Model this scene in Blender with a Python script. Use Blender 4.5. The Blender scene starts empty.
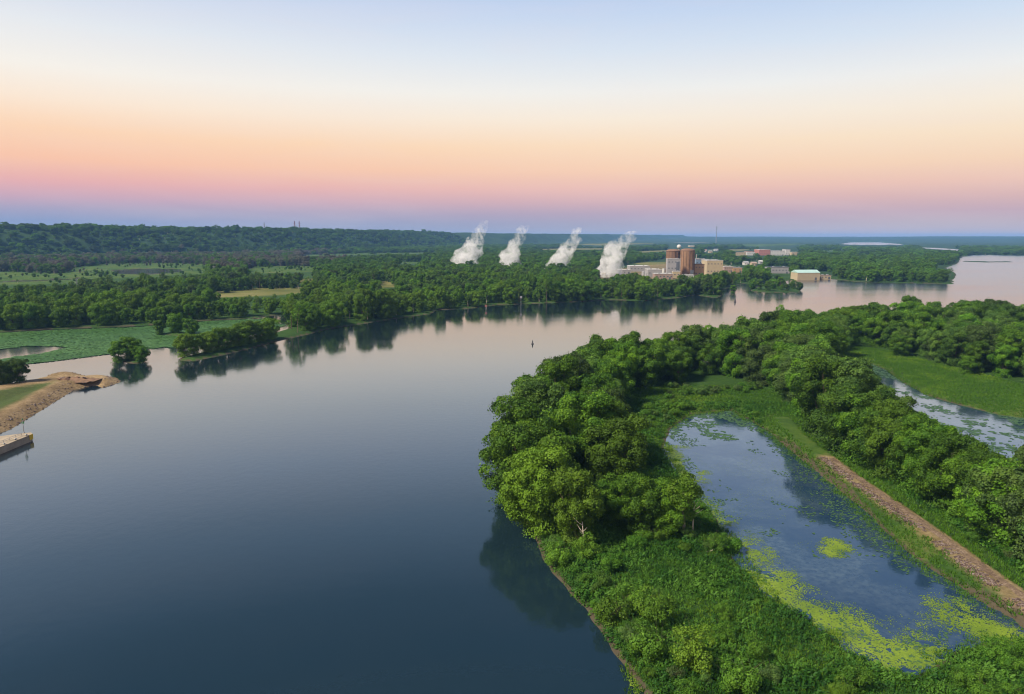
import bpy, math, random
import numpy as np
from mathutils import Vector

random.seed(7)
RNG = np.random.default_rng(7)
S = bpy.context.scene
COL = S.collection
W_, H_, FPX = 1024, 694, 683.0
CAMZ, PITCH = 75.0, math.radians(9.15)
CP, SP = math.cos(PITCH), math.sin(PITCH)

# ------------------------------------------------------------------ camera geometry
def P(u, v, z=0.0):
    """the world point at height z that a pixel of the photograph looks at"""
    a, b = (u - 512) / FPX, (347 - v) / FPX
    dx, dy, dz = a, CP + b * SP, -SP + b * CP
    t = (z - CAMZ) / dz
    return np.array([dx * t, dy * t, z])

def PP(pts):
    return np.array([P(p[0], p[1], p[2] if len(p) > 2 else 0.0)[:2] for p in pts])

def proj(x, y, z):
    x, y, z = np.asarray(x, float), np.asarray(y, float), np.asarray(z, float) - CAMZ
    d = y * CP - z * SP
    h = y * SP + z * CP
    d = np.where(d < 1, 1, d)
    return 512 + FPX * x / d, 347 - FPX * h / d

def sstep(a, b, x):
    t = np.clip((x - a) / (b - a), 0, 1)
    return t * t * (3 - 2 * t)

def hash2(ix, iy, s):
    h = (ix.astype(np.int64) * 374761393 + iy.astype(np.int64) * 668265263 + s * 982451653) & 0xFFFFFFFF
    h = ((h ^ (h >> 13)) * 1274126177) & 0xFFFFFFFF
    return ((h ^ (h >> 16)) & 0xFFFF) / 65535.0

def vnoise(x, y, s=0):
    ix, iy = np.floor(x), np.floor(y)
    fx, fy = x - ix, y - iy
    fx, fy = fx * fx * (3 - 2 * fx), fy * fy * (3 - 2 * fy)
    a, b = hash2(ix, iy, s), hash2(ix + 1, iy, s)
    c, d = hash2(ix, iy + 1, s), hash2(ix + 1, iy + 1, s)
    return (a + (b - a) * fx) * (1 - fy) + (c + (d - c) * fx) * fy

def fbm(x, y, scale, s=0, o=4):
    r, amp, tot = 0, 1.0, 0
    for k in range(o):
        r = r + amp * vnoise(x / scale * 2 ** k + 17.3 * k, y / scale * 2 ** k - 9.1 * k, s + k)
        tot += amp
        amp *= .5
    return r / tot - .5

def inside(px, py, poly):
    px, py = np.asarray(px, float), np.asarray(py, float)
    r = np.zeros(px.shape, bool)
    n = len(poly)
    for i in range(n):
        x0, y0 = poly[i][0], poly[i][1]
        x1, y1 = poly[(i + 1) % n][0], poly[(i + 1) % n][1]
        if y0 == y1:
            continue
        c = ((y0 > py) != (y1 > py)) & (px < (x1 - x0) * (py - y0) / (y1 - y0) + x0)
        r ^= c
    return r

def seg_d2(px, py, a, b):
    dx, dy = b[0] - a[0], b[1] - a[1]
    t = np.clip(((px - a[0]) * dx + (py - a[1]) * dy) / max(dx * dx + dy * dy, 1e-9), 0, 1)
    return (px - a[0] - t * dx) ** 2 + (py - a[1] - t * dy) ** 2

def sd(px, py, poly, margin=None):
    """signed distance to a polygon, positive inside"""
    out = np.full(px.shape, -1e5)
    m = np.ones(px.shape, bool)
    if margin is not None:
        lo, hi = poly.min(0) - margin, poly.max(0) + margin
        m = (px > lo[0]) & (px < hi[0]) & (py > lo[1]) & (py < hi[1])
    x, y = px[m], py[m]
    if x.size == 0:
        return out
    d2 = np.full(x.shape, 1e20)
    for i in range(len(poly)):
        d2 = np.minimum(d2, seg_d2(x, y, poly[i], poly[(i + 1) % len(poly)]))
    d = np.sqrt(d2)
    out[m] = np.where(inside(x, y, poly), d, -d)
    return out

def pd(px, py, line):
    d2 = np.full(px.shape, 1e20)
    for i in range(len(line) - 1):
        d2 = np.minimum(d2, seg_d2(px, py, line[i], line[i + 1]))
    return np.sqrt(d2)

# ------------------------------------------------------------------ the map
MAIN = PP([(-700, 341), (-100, 334), (0, 332), (60, 329), (140, 326), (200, 321), (255, 318), (275, 322), (290, 322),
           (286, 329), (262, 337), (215, 349), (180, 358), (178, 361), (195, 361), (235, 353), (275, 342), (330, 329),
           (380, 321), (431, 314), (437, 310), (467, 309), (499, 305), (550, 303), (614, 300), (644, 301), (677, 298),
           (694, 295), (716, 298), (722, 296), (722, 290), (740, 284), (786, 281), (797, 280), (831, 279), (858, 282),
           (905, 283), (952, 284), (956, 274), (946, 268), (958, 263), (962, 256), (1000, 262), (1700, 262), (1700, 238.6), (-700, 238.6)])
CHAN = PP([(960, 274), (946, 268), (958, 263), (962, 257.4), (972, 254.8), (990, 255), (1024, 255.6),
           (1200, 257), (1700, 259), (1700, 330), (965, 330)])
FARLAKE = PP([(838, 244.6), (850, 242.3), (880, 242.3), (900, 244.0), (906, 246.2), (880, 246.4), (850, 246.0)])
FARCHAN = PP([(916, 247.4), (935, 247.8), (958, 249.4), (963, 251), (950, 250.2), (930, 249.0)])
BARSPIT = PP([(962, 261.0), (975, 261.3), (990, 261.7), (1013, 261.6), (1013, 262.1), (985, 262.4), (962, 261.6)])
ISLAND = PP([(690, 740), (650, 694), (622, 660), (600, 632), (585, 610), (568, 592), (550, 570), (537, 550), (527, 530),
             (517, 510), (503, 490, 5), (501, 462, 10), (506, 435, 14), (521, 402, 18), (545, 371, 21), (580, 350, 23), (622, 339, 23),
             (700, 326, 23), (760, 316, 23), (830, 308, 23), (900, 305, 23), (960, 305, 23), (1024, 302, 23), (1400, 304, 23), (1700, 700), (800, 850)])
SPIT = PP([(-80, 470), (-20, 440), (0, 433), (10, 430), (39, 412), (74, 390), (96, 385), (102, 388), (121, 382), (117, 377.5),
           (92, 378), (74, 375), (50, 378), (29, 383), (0, 388), (-80, 392)])
ISLET_R = PP([(750, 291), (760, 286), (790, 285), (803, 289), (800, 292.5), (770, 293)])
ISLET_S = PP([(729, 292), (733, 291), (736, 292), (733, 293)])
ISLET_L = PP([(112, 361), (130, 358), (148, 361), (135, 364)])
ISLET_B = PP([(152, 335), (175, 332), (198, 333), (180, 337)])
POND = PP([(690, 414), (730, 411), (765, 430), (800, 455), (830, 478), (862, 508), (912, 558), (960, 588), (1000, 608), (1034, 628),
           (1080, 665), (1024, 648), (985, 640), (955, 650), (938, 664), (912, 676), (880, 668), (845, 648), (800, 615), (762, 590), (738, 560),
           (716, 520), (690, 490), (664, 450), (668, 430)])
BACK = PP([(866, 361), (885, 370), (905, 384), (930, 397), (960, 405), (1000, 415), (1040, 420), (1140, 440), (1140, 500), (1040, 475),
           (990, 458), (945, 430), (915, 412), (893, 396), (877, 380)])
MARSHPOND = PP([(112, 270.3), (140, 268.6), (180, 269), (184, 272), (150, 275), (118, 274)])
MARSHSTRIP = PP([(0, 281.2), (40, 279.7), (80, 278), (80, 279.2), (40, 281.4), (0, 283), (-60, 284), (-60, 282)])
DARKPOOL = PP([(262, 317), (292, 314), (300, 318), (290, 322), (268, 323)])
BLUFF = PP([(-900, 280), (-300, 268), (0, 262), (110, 259), (200, 257.5), (300, 255), (360, 252.5), (420, 249.5), (480, 247), (530, 245.3), (620, 242.4),
            (700, 240.6), (620, 238.9), (-900, 238.9)])
FRONT = [(527, 532), (560, 547), (592, 533), (612, 522), (640, 534), (690, 541), (712, 520), (692, 495), (668, 473), (652, 450), (643, 425),
         (650, 402), (668, 390), (702, 377), (740, 384), (772, 399), (798, 417), (822, 441), (850, 462), (900, 493), (950, 522), (1000, 551),
         (1024, 566), (1250, 700), (1250, 900), (600, 900), (480, 694)]
N1 = PP(FRONT)
N2 = PP([(846, 346), (900, 355), (929, 364), (967, 373), (1024, 388), (1200, 425), (1250, 520), (1024, 462, 19), (980, 444, 19), (920, 408, 20), (872, 378, 21), (840, 354, 21)])
N3 = PP([(1004, 340), (1024, 338), (1070, 346), (1070, 362), (1030, 362), (1000, 353)])
LEVEE = PP([(784, 418, 2), (798, 436, 2), (820, 452, 2), (850, 475, 2), (890, 503, 2), (930, 531, 2), (970, 561, 2), (1024, 600, 2), (1100, 655, 2), (1250, 770, 2)])

FIELDS = [  # visible outline in the photograph, kind
    ([(168, 299), (215, 294), (250, 290), (291, 288.5), (318, 292), (260, 296)], 'field'),
    ([(297, 281), (310, 280), (323, 281), (318, 283.4), (300, 283.4)], 'field'),
    ([(373, 285), (385, 282), (399, 283.5), (392, 287), (377, 288)], 'field'),
    ([(60, 275), (75, 268), (110, 264), (160, 263), (200, 264), (213, 268), (200, 274), (140, 278), (90, 279)], 'marsh'),
    ([(-60, 272), (0, 272), (60, 274), (84, 277), (78, 283), (0, 286), (-60, 286)], 'marsh'),
    ([(253, 267), (300, 266), (319, 267.5), (312, 272), (262, 273.6), (243, 273)], 'marsh'),
    ([(300, 255), (370, 253), (437, 252.6), (437, 253.8), (370, 254.8), (300, 256.6)], 'marsh'),
    ([(640, 264), (648, 262.6), (664, 262.6), (666, 265), (650, 266.5)], 'field'),
    ([(632, 251.6), (667, 250.2), (667, 251.6), (640, 252.8)], 'field'),
    ([(520, 249.6), (560, 248.6), (604, 248.4), (604, 249.6), (560, 250.2)], 'field'),
    ([(705, 250.2), (740, 249.2), (752, 249.6), (738, 251)], 'field'),
    ([(800, 250.6), (840, 249.8), (850, 250.6), (830, 251.6)], 'marsh'),
    ([(560, 245.4), (640, 244.6), (660, 245.2), (600, 246.2)], 'field'),
    ([(380, 263), (420, 261.6), (440, 262.4), (410, 264)], 'marsh'),
    ([(100, 289.5), (150, 287.6), (160, 288.6), (130, 290.5)], 'field'),
    ([(730, 246.2), (790, 245.2), (812, 245.8), (760, 247)], 'marsh'),
    ([(850, 257), (876, 255.6), (876, 257), (852, 258.2)], 'field'),
]
PLANT = [(596, 280), (598, 271), (628, 264), (664, 259), (667, 247), (696, 247), (697, 258), (723, 259.5), (726, 265.5), (742, 267), (743, 272), (722, 271), (700, 275), (672, 279.5), (650, 279), (640, 275), (616, 274), (611, 280)]
CLEAR = [[(838, 246), (846, 241.8), (902, 242.4), (906, 246.4), (880, 246.6)], [(916, 247), (935, 247), (958, 248.8), (964, 251.2), (950, 250.6), (930, 249.4)], [(932, 268), (934, 265.2), (958, 265.2), (958, 268)], [(955, 264), (955, 258), (1030, 257.5), (1030, 264)],
         [(28, 283), (-60, 285), (-60, 280), (80, 277.5), (82, 279)]]
TOWN = [[(703, 252.4), (703, 249.4), (719, 248.6), (719, 252.8), (709, 253.6)], [(744, 265.8), (744, 261.5), (765, 260.5), (765, 266)], [(730, 272), (730, 265), (745, 265), (745, 272)], [(767, 273), (767, 266), (793, 266), (793, 273)], [(794, 280), (794, 270), (834, 272), (834, 280)],
        [(757, 256), (757, 247), (800, 248), (800, 256)], [(734, 256), (734, 250), (756, 250), (756, 256)], [(670, 244.5), (670, 241), (712, 241), (712, 244.5)]]
FIELDS_W = [(PP(p), k) for p, k in FIELDS]
PLANT_W = PP([(590, 281), (598, 272), (640, 266), (690, 263), (725, 265), (740, 270), (735, 277), (690, 280), (640, 281)])

def land_sd(x, y):
    r = np.hypot(x, y)
    jit = np.clip(r / 260, .6, 14)
    wob = fbm(x, y, 26, 3) * 3.2 * jit ** .6 + fbm(x, y, 6, 5, 2) * 1.6
    s = sd(x, y, MAIN)
    s = np.minimum(s, -sd(x, y, CHAN, 900))
    s = np.minimum(s, -sd(x, y, FARLAKE, 900))
    s = np.minimum(s, -sd(x, y, FARCHAN, 400))
    s = np.minimum(s, -sd(x, y, MARSHPOND, 60))
    s = np.minimum(s, -sd(x, y, MARSHSTRIP, 60))
    s = np.minimum(s, -sd(x, y, DARKPOOL, 60))
    i = sd(x, y, ISLAND, 400)
    i = np.minimum(i, -sd(x, y, POND, 60))
    i = np.minimum(i, -sd(x, y, BACK, 60))
    s = np.maximum(s, i)
    for q in (BARSPIT, ISLET_R, ISLET_S, ISLET_L, ISLET_B):
        s = np.maximum(s, sd(x, y, q, 100))
    s = s + wob
    sp = sd(x, y, SPIT, 120) + fbm(x, y, 5, 9, 3) * .8
    return s, sp

def height(x, y, full=True):
    s, sp = land_sd(x, y)
    r = np.hypot(x, y)
    z = np.where(s > 0, np.minimum(.28 * s, 1.2 + fbm(x, y, 30, 11) * .6), np.maximum(.3 * s, -2.2))
    bank = np.where(sp > 0, np.minimum(.42 * sp, 3.2), np.maximum(.5 * sp, -2.2))
    hollow = sd(x, y, PP([(-60, 402), (0, 399), (30, 391), (57, 388), (30, 400), (0, 416), (-60, 445)]), 60)
    bank = np.where(hollow > 0, bank - np.minimum(hollow * .25, 2.0), bank)
    mound = sd(x, y, PP([(38, 381), (60, 377), (74, 375.5), (90, 379), (72, 381), (52, 382)]), 40)
    bank = bank + np.where(mound > 0, np.minimum(mound * .3, .8), 0)
    z = np.maximum(z, bank)
    # levee under the dirt road
    ld = pd(x, y, LEVEE)
    near = ld < 40
    z = np.where(near & (s > -2), np.maximum(z, 2.0 - np.clip(ld - 2.8, 0, 20) * .45), z)
    # bluffs and far rises
    b = sd(x, y, BLUFF)
    rav = fbm(x, y, 420, 21, 4)
    hb = 100 * sstep(0, 1, np.clip((b + rav * 330 - 20) / 330, 0, 1)) * (1 + .16 * fbm(x, y, 900, 23, 3))
    z = np.where(b > -400, z + np.where(s > 0, hb, 0), z)
    far = sstep(8500, 15000, r) * (62 + 46 * fbm(x, y, 2600, 31, 3))
    z = z + np.where(s > 0, far * (b < 0), 0)
    can = np.where((s > 20) & (r > 5200), (10 + 14 * fbm(x, y, 90, 41, 2)) * sstep(5200, 6200, r), 0)
    return z + can, s, sp

# ------------------------------------------------------------------ mesh helpers
def tag(o, label=None, cat=None, group=None, kind=None):
    if label: o['label'] = label
    if cat: o['category'] = cat
    if group: o['group'] = group
    if kind: o['kind'] = kind
    return o

def link(name, data, parent=None):
    o = bpy.data.objects.new(name, data)
    COL.objects.link(o)
    if parent is not None: o.parent = parent
    return o

def empty(name, loc, rz=0.0):
    o = link(name, None)
    o.location = Vector([float(c) for c in loc])
    o.rotation_euler.z = rz
    o.empty_display_size = .5
    return o

def np_mesh(name, V, F, mat, smooth=False, attrs=None):
    """V (N,3), F (M,k) with one k; attrs {name: (domain, values)}"""
    V, F = np.asarray(V, np.float32), np.asarray(F, np.int32)
    me = bpy.data.meshes.new(name)
    me.vertices.add(len(V)); me.vertices.foreach_set('co', V.ravel())
    k = F.shape[1]
    me.loops.add(F.size); me.loops.foreach_set('vertex_index', F.ravel())
    me.polygons.add(len(F)); me.polygons.foreach_set('loop_start', np.arange(len(F), dtype=np.int32) * k)
    me.update(calc_edges=True)
    me.polygons.foreach_set('use_smooth', np.full(len(F), smooth))
    for n, (dom, val) in (attrs or {}).items():
        at = me.attributes.new(n, 'FLOAT', dom)
        at.data.foreach_set('value', np.asarray(val, np.float32).ravel())
    me.materials.append(mat)
    return me

class MB:
    def __init__(s): s.V, s.F = [], []
    def add(s, V, F):
        b = len(s.V); s.V += [tuple(map(float, v)) for v in V]; s.F += [tuple(b + i for i in f) for f in F]; return s
    def box(s, x0, x1, y0, y1, z0, z1):
        return s.add([(x0, y0, z0), (x1, y0, z0), (x1, y1, z0), (x0, y1, z0), (x0, y0, z1), (x1, y0, z1), (x1, y1, z1), (x0, y1, z1)],
                     [(3, 2, 1, 0), (4, 5, 6, 7), (0, 1, 5, 4), (1, 2, 6, 5), (2, 3, 7, 6), (3, 0, 4, 7)])
    def prism(s, pts, z0, z1):
        n = len(pts)
        return s.add([(p[0], p[1], z0) for p in pts] + [(p[0], p[1], z1) for p in pts],
                     [tuple(range(n - 1, -1, -1)), tuple(range(n, 2 * n))] + [(i, (i + 1) % n, n + (i + 1) % n, n + i) for i in range(n)])
    def lathe(s, prof, cx=0, cy=0, n=32):
        """profile of (radius, z) from bottom to top"""
        V, F = [], []
        for r, z in prof:
            for i in range(n):
                a = 2 * math.pi * i / n
                V.append((cx + r * math.cos(a), cy + r * math.sin(a), z))
        for j in range(len(prof) - 1):
            for i in range(n):
                F.append((j * n + i, j * n + (i + 1) % n, (j + 1) * n + (i + 1) % n, (j + 1) * n + i))
        F.append(tuple(range(n - 1, -1, -1))); F.append(tuple((len(prof) - 1) * n + i for i in range(n)))
        return s.add(V, F)
    def tube(s, pts, rad, n=6):
        pts = [Vector(p) for p in pts]
        if not hasattr(rad, '__len__'): rad = [rad] * len(pts)
        V, F = [], []
        for i, p in enumerate(pts):
            t = (pts[min(i + 1, len(pts) - 1)] - pts[max(i - 1, 0)]).normalized()
            a = t.cross(Vector((0, 0, 1)) if abs(t.z) < .95 else Vector((1, 0, 0))).normalized(); b = t.cross(a)
            for k in range(n):
                q = p + (a * math.cos(2 * math.pi * k / n) + b * math.sin(2 * math.pi * k / n)) * rad[i]
                V.append(q)
        for j in range(len(pts) - 1):
            for i in range(n):
                F.append((j * n + i, j * n + (i + 1) % n, (j + 1) * n + (i + 1) % n, (j + 1) * n + i))
        F.append(tuple(range(n - 1, -1, -1))); F.append(tuple((len(pts) - 1) * n + i for i in range(n)))
        return s.add(V, F)
    def mesh(s, name, mat, smooth=False):
        me = bpy.data.meshes.new(name); me.from_pydata(s.V, [], s.F); me.update()
        if smooth: me.polygons.foreach_set('use_smooth', [True] * len(me.polygons))
        me.materials.append(mat); return me
    def build(s, name, mat, parent=None, smooth=False):
        return link(name, s.mesh(name, mat, smooth), parent)

# ------------------------------------------------------------------ materials
def new_mat(name):
    m = bpy.data.materials.new(name); m.use_nodes = True
    nt = m.node_tree; nt.nodes.clear()
    out = nt.nodes.new('ShaderNodeOutputMaterial')
    return m, nt, out

class N:
    """short hand for building a node tree"""
    def __init__(s, nt): s.nt = nt
    def n(s, t, **kw):
        nd = s.nt.nodes.new(t)
        for k, v in kw.items():
            if k.startswith('i_'): nd.inputs[k[2:].replace('_', ' ')].default_value = v
            else: setattr(nd, k, v)
        return nd
    def l(s, a, b): s.nt.links.new(a, b)
    def coord(s, out='Object'): return s.n('ShaderNodeTexCoord').outputs[out]
    def noise(s, vec, scale, detail=4, rough=.55, dist=0.0):
        nd = s.n('ShaderNodeTexNoise', i_Scale=scale, i_Detail=detail, i_Roughness=rough, i_Distortion=dist)
        s.l(vec, nd.inputs['Vector']); return nd.outputs['Fac']
    def ramp(s, fac, stops):
        r = s.n('ShaderNodeValToRGB'); e = r.color_ramp.elements
        while len(e) < len(stops): e.new(.5)
        for k, (p, c) in enumerate(stops):
            e[k].position = p; e[k].color = (*c, 1) if len(c) == 3 else c
        s.l(fac, r.inputs[0]); return r.outputs['Color']
    def mix(s, fac, a, b, mode='MIX'):
        m = s.n('ShaderNodeMix', data_type='RGBA', blend_type=mode)
        for sock, v in ((m.inputs[0], fac), (m.inputs[6], a), (m.inputs[7], b)):
            if isinstance(v, (int, float)): sock.default_value = v
            elif isinstance(v, tuple): sock.default_value = (*v, 1)
            else: s.l(v, sock)
        return m.outputs[2]
    def math(s, op, a, b=0.0, c=None):
        m = s.n('ShaderNodeMath', operation=op)
        for k, v in enumerate((a, b, c)):
            if v is None: continue
            if isinstance(v, (int, float)): m.inputs[k].default_value = v
            else: s.l(v, m.inputs[k])
        return m.outputs[0]
    def attr(s, name, typ='GEOMETRY'):
        a = s.n('ShaderNodeAttribute', attribute_name=name, attribute_type=typ); return a.outputs['Fac']
    def rng(s, v, a, b, c, d):
        m = s.n('ShaderNodeMapRange'); s.l(v, m.inputs[0])
        for k, x in enumerate((a, b, c, d)): m.inputs[k + 1].default_value = x
        return m.outputs[0]

def plain(name, col, rough=.7, var=.18, scale=.6, metal=0.0, spec=.3):
    m, nt, out = new_mat(name); g = N(nt)
    f = g.noise(g.coord(), scale, 5, .65)
    c = g.mix(g.rng(f, .3, .7, 0, 1), tuple(x * (1 - var) for x in col), tuple(min(1, x * (1 + var)) for x in col))
    b = g.n('ShaderNodeBsdfPrincipled', i_Roughness=rough, i_Metallic=metal)
    b.inputs['Specular IOR Level'].default_value = spec
    g.l(c, b.inputs['Base Color']); g.l(b.outputs[0], out.inputs[0]); return m

def leaf_mat(name, dark, mid, light, warm=(.17, .28, .020), grey=(.20, .165, .16), trans=.28):
    m, nt, out = new_mat(name); g = N(nt)
    t = g.attr('tint')
    r = g.n('ShaderNodeObjectInfo').outputs['Random']
    tone = g.attr('tone', 'INSTANCER')
    k = g.math('ADD', g.math('MULTIPLY', t, .62), g.math('MULTIPLY', r, .38))
    c = g.ramp(k, [(.0, dark), (.45, mid), (1.0, light)])
    hue = g.n('ShaderNodeHueSaturation'); g.l(c, hue.inputs['Color'])
    g.l(g.rng(r, 0, 1, .485, .515), hue.inputs['Hue'])
    g.l(g.rng(g.math('FRACT', g.math('MULTIPLY', r, 7.31)), 0, 1, .78, 1.2), hue.inputs['Value'])
    c = hue.outputs[0]
    c = g.mix(g.rng(tone, 0, 1, 0, 1), c, g.mix(t, tuple(x * .8 for x in light), warm))
    c = g.mix(g.rng(tone, 0, -1, 0, 1), c, g.mix(t, tuple(x * .6 for x in grey), grey))
    d = g.n('ShaderNodeBsdfPrincipled', i_Roughness=.55); d.inputs['Specular IOR Level'].default_value = .18
    g.l(c, d.inputs['Base Color'])
    tr = g.n('ShaderNodeBsdfTranslucent'); g.l(g.mix(.5, c, (.10, .16, .02)), tr.inputs['Color'])
    ms = g.n('ShaderNodeMixShader'); ms.inputs[0].default_value = trans
    g.l(d.outputs[0], ms.inputs[1]); g.l(tr.outputs[0], ms.inputs[2]); g.l(ms.outputs[0], out.inputs[0]); return m

LEAF = leaf_mat('tree leaves', (.011, .042, .006), (.050, .135, .009), (.19, .345, .018))
SHRUB = leaf_mat('shrub leaves', (.022, .080, .010), (.062, .165, .014), (.16, .31, .025), trans=.3)
HERB = leaf_mat('herb leaves', (.010, .050, .008), (.036, .130, .013), (.15, .33, .036), trans=.3)
GRASS = leaf_mat('grass blades', (.022, .085, .010), (.07, .175, .012), (.20, .31, .022), trans=.3)
LOTUS = leaf_mat('lotus leaves', (.032, .10, .022), (.060, .15, .034), (.11, .21, .055), trans=.1)
DUCK = leaf_mat('duckweed', (.055, .095, .016), (.12, .172, .016), (.195, .25, .026), trans=.05)
PADS = leaf_mat('pad leaves', (.030, .075, .030), (.055, .12, .045), (.13, .20, .10), trans=.05)
BARK = plain('bark', (.11, .085, .062), .9, .35, 1.5)
PALE = plain('pale bark', (.42, .37, .30), .8, .3, 1.5)
ROCK = plain('riprap stone', (.20, .155, .15), .9, .45, .35)
CONC = plain('concrete', (.31, .255, .185), .85, .25, .25)
BROWN = plain('brown concrete', (.23, .135, .08), .85, .2, .12)
EARTH = plain('dark earth', (.17, .105, .065), .95, .4, .4)
BROWN2 = plain('dark brown concrete', (.17, .10, .066), .85, .2, .12)
ORANGE = plain('orange cladding', (.38, .24, .13), .7, .12, .1)
CREAM = plain('cream cladding', (.40, .33, .22), .6, .08, .1)
GREYW = plain('grey cladding', (.29, .285, .30), .6, .12, .1)
DGREY = plain('dark cladding', (.10, .11, .13), .6, .15, .1)
BLUEG = plain('blue grey cladding', (.16, .23, .33), .5, .12, .1)
WHITE = plain('white roof membrane', (.48, .475, .47), .6, .08, .1)
TEAL = plain('pale green metal roof', (.34, .50, .46), .5, .1, .1)
REDB = plain('red brick', (.34, .15, .12), .8, .15, .2)
STEEL = plain('galvanised steel', (.30, .31, .32), .5, .1, .5, .6)
RUST = plain('red painted steel', (.25, .12, .10), .6, .15, .5)
YEL = plain('yellow paint', (.70, .46, .03), .6, .1, .8)
BLACK = plain('black paint', (.03, .03, .035), .5, .2, .8)
GREENP = plain('green paint', (.03, .13, .06), .5, .2, .8)
GLASS = plain('window glass', (.10, .11, .13), .1, .1, .5, 0, .6)
WOODM = plain('louvre timber', (.30, .22, .19), .8, .2, .4)

def water_mat(name, base, rough, bump, film=0.0):
    m, nt, out = new_mat(name); g = N(nt)
    co = g.coord()
    b = g.n('ShaderNodeBsdfPrincipled', i_Roughness=rough, i_IOR=1.33)
    b.inputs['Specular IOR Level'].default_value = .5
    # broad slicks and wind lanes change how rough the water is
    mp = g.n('ShaderNodeMapping'); mp.inputs['Scale'].default_value = (.45, 1.6, 1); g.l(co, mp.inputs[0])
    sl = g.noise(mp.outputs[0], .008, 5, .6, .6)
    sp = g.n('ShaderNodeSeparateXYZ'); g.l(co, sp.inputs[0])
    wind = g.math('ADD', g.rng(sl, .35, .68, rough * .7, rough * 1.5), g.rng(g.math('ADD', sp.outputs[0], g.math('MULTIPLY', sp.outputs[1], .35)), 350, 1300, 0, .13))
    g.l(wind, b.inputs['Roughness'])
    n1 = g.noise(co, .35, 3, .5); n2 = g.noise(co, 1.6, 2, .5)
    h = g.math('ADD', n1, g.math('MULTIPLY', n2, .25))
    bp = g.n('ShaderNodeBump'); bp.inputs['Distance'].default_value = 1.0
    g.l(g.rng(sl, .35, .68, bump * .85, bump * 1.2), bp.inputs['Strength'])
    g.l(h, bp.inputs['Height']); g.l(bp.outputs[0], b.inputs['Normal'])
    col = base
    if film > 0:
        f1 = g.noise(co, .05, 6, .65, .8); f2 = g.noise(co, .7, 4, .6)
        k = g.math('MULTIPLY', g.rng(f1, .42, .62, 0, 1), g.rng(f2, .38, .62, .25, 1))
        col = g.mix(g.math('MULTIPLY', k, film), base, (.10, .145, .17))
        g.l(col, b.inputs['Base Color'])
    else:
        b.inputs['Base Color'].default_value = (*base, 1)
    # reflectance of calm water against the angle it is seen at
    lw = g.n('ShaderNodeLayerWeight', i_Blend=.5); g.l(bp.outputs[0], lw.inputs['Normal'])
    refl = g.ramp(lw.outputs['Facing'], [(0, (.02,) * 3), (.41, (.055,) * 3), (.52, (.10,) * 3), (.63, (.22,) * 3), (.766, (.47,) * 3), (.84, (.66,) * 3), (.92, (.84,) * 3), (1, (1,) * 3)])
    gl = g.n('ShaderNodeBsdfGlossy'); g.l(b.inputs['Roughness'].links[0].from_socket, gl.inputs['Roughness']); g.l(bp.outputs[0], gl.inputs['Normal'])
    b.inputs['Specular IOR Level'].default_value = 0.0
    ms = g.n('ShaderNodeMixShader'); g.l(refl, ms.inputs[0]); g.l(b.outputs[0], ms.inputs[1]); g.l(gl.outputs[0], ms.inputs[2])
    g.l(ms.outputs[0], out.inputs[0]); return m

RIVER = water_mat('river water', (.008, .020, .028), .08, .02)
PONDW = water_mat('pond water', (.014, .035, .075), .06, .02, .45)

def ground_mat():
    m, nt, out = new_mat('ground'); g = N(nt)
    co = g.coord()
    big = g.noise(co, .02, 5, .6); fine = g.noise(co, .5, 5, .7)
    wild = g.ramp(g.math('ADD', g.math('MULTIPLY', big, .6), g.math('MULTIPLY', fine, .4)),
                  [(.3, (.016, .036, .010)), (.5, (.026, .062, .012)), (.68, (.05, .095, .02))])
    marsh = g.ramp(g.math('ADD', g.math('MULTIPLY', g.noise(co, .02, 8, .75, .8), .75), g.math('MULTIPLY', fine, .25)),
                   [(.32, (.018, .042, .012)), (.45, (.032, .070, .013)), (.54, (.060, .108, .016)), (.63, (.11, .105, .04))])
    field = g.ramp(g.noise(co, .015, 5, .6, .4), [(.3, (.08, .092, .026)), (.55, (.135, .135, .04)), (.7, (.19, .165, .065))])
    soil = g.ramp(g.math('ADD', g.math('MULTIPLY', g.noise(co, .09, 5, .65), .5), g.math('MULTIPLY', g.noise(co, 1.1, 4, .7), .5)),
                  [(.32, (.085, .058, .030)), (.5, (.20, .142, .076)), (.66, (.34, .255, .15))])
    mud = g.mix(fine, (.05, .042, .028), (.09, .075, .05))
    c = g.mix(g.attr('marsh'), wild, marsh)
    c = g.mix(g.attr('field'), c, field)
    c = g.mix(g.attr('mud'), c, mud)
    c = g.mix(g.attr('soil'), c, soil)
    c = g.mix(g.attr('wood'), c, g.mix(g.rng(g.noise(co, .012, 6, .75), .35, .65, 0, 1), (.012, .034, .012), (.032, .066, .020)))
    b = g.n('ShaderNodeBsdfPrincipled', i_Roughness=.95); b.inputs['Specular IOR Level'].default_value = .1
    bp = g.n('ShaderNodeBump', i_Strength=.6); bp.inputs['Distance'].default_value = .5
    g.l(fine, bp.inputs['Height']); g.l(bp.outputs[0], b.inputs['Normal'])
    g.l(c, b.inputs['Base Color']); g.l(b.outputs[0], out.inputs[0]); return m

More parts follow.
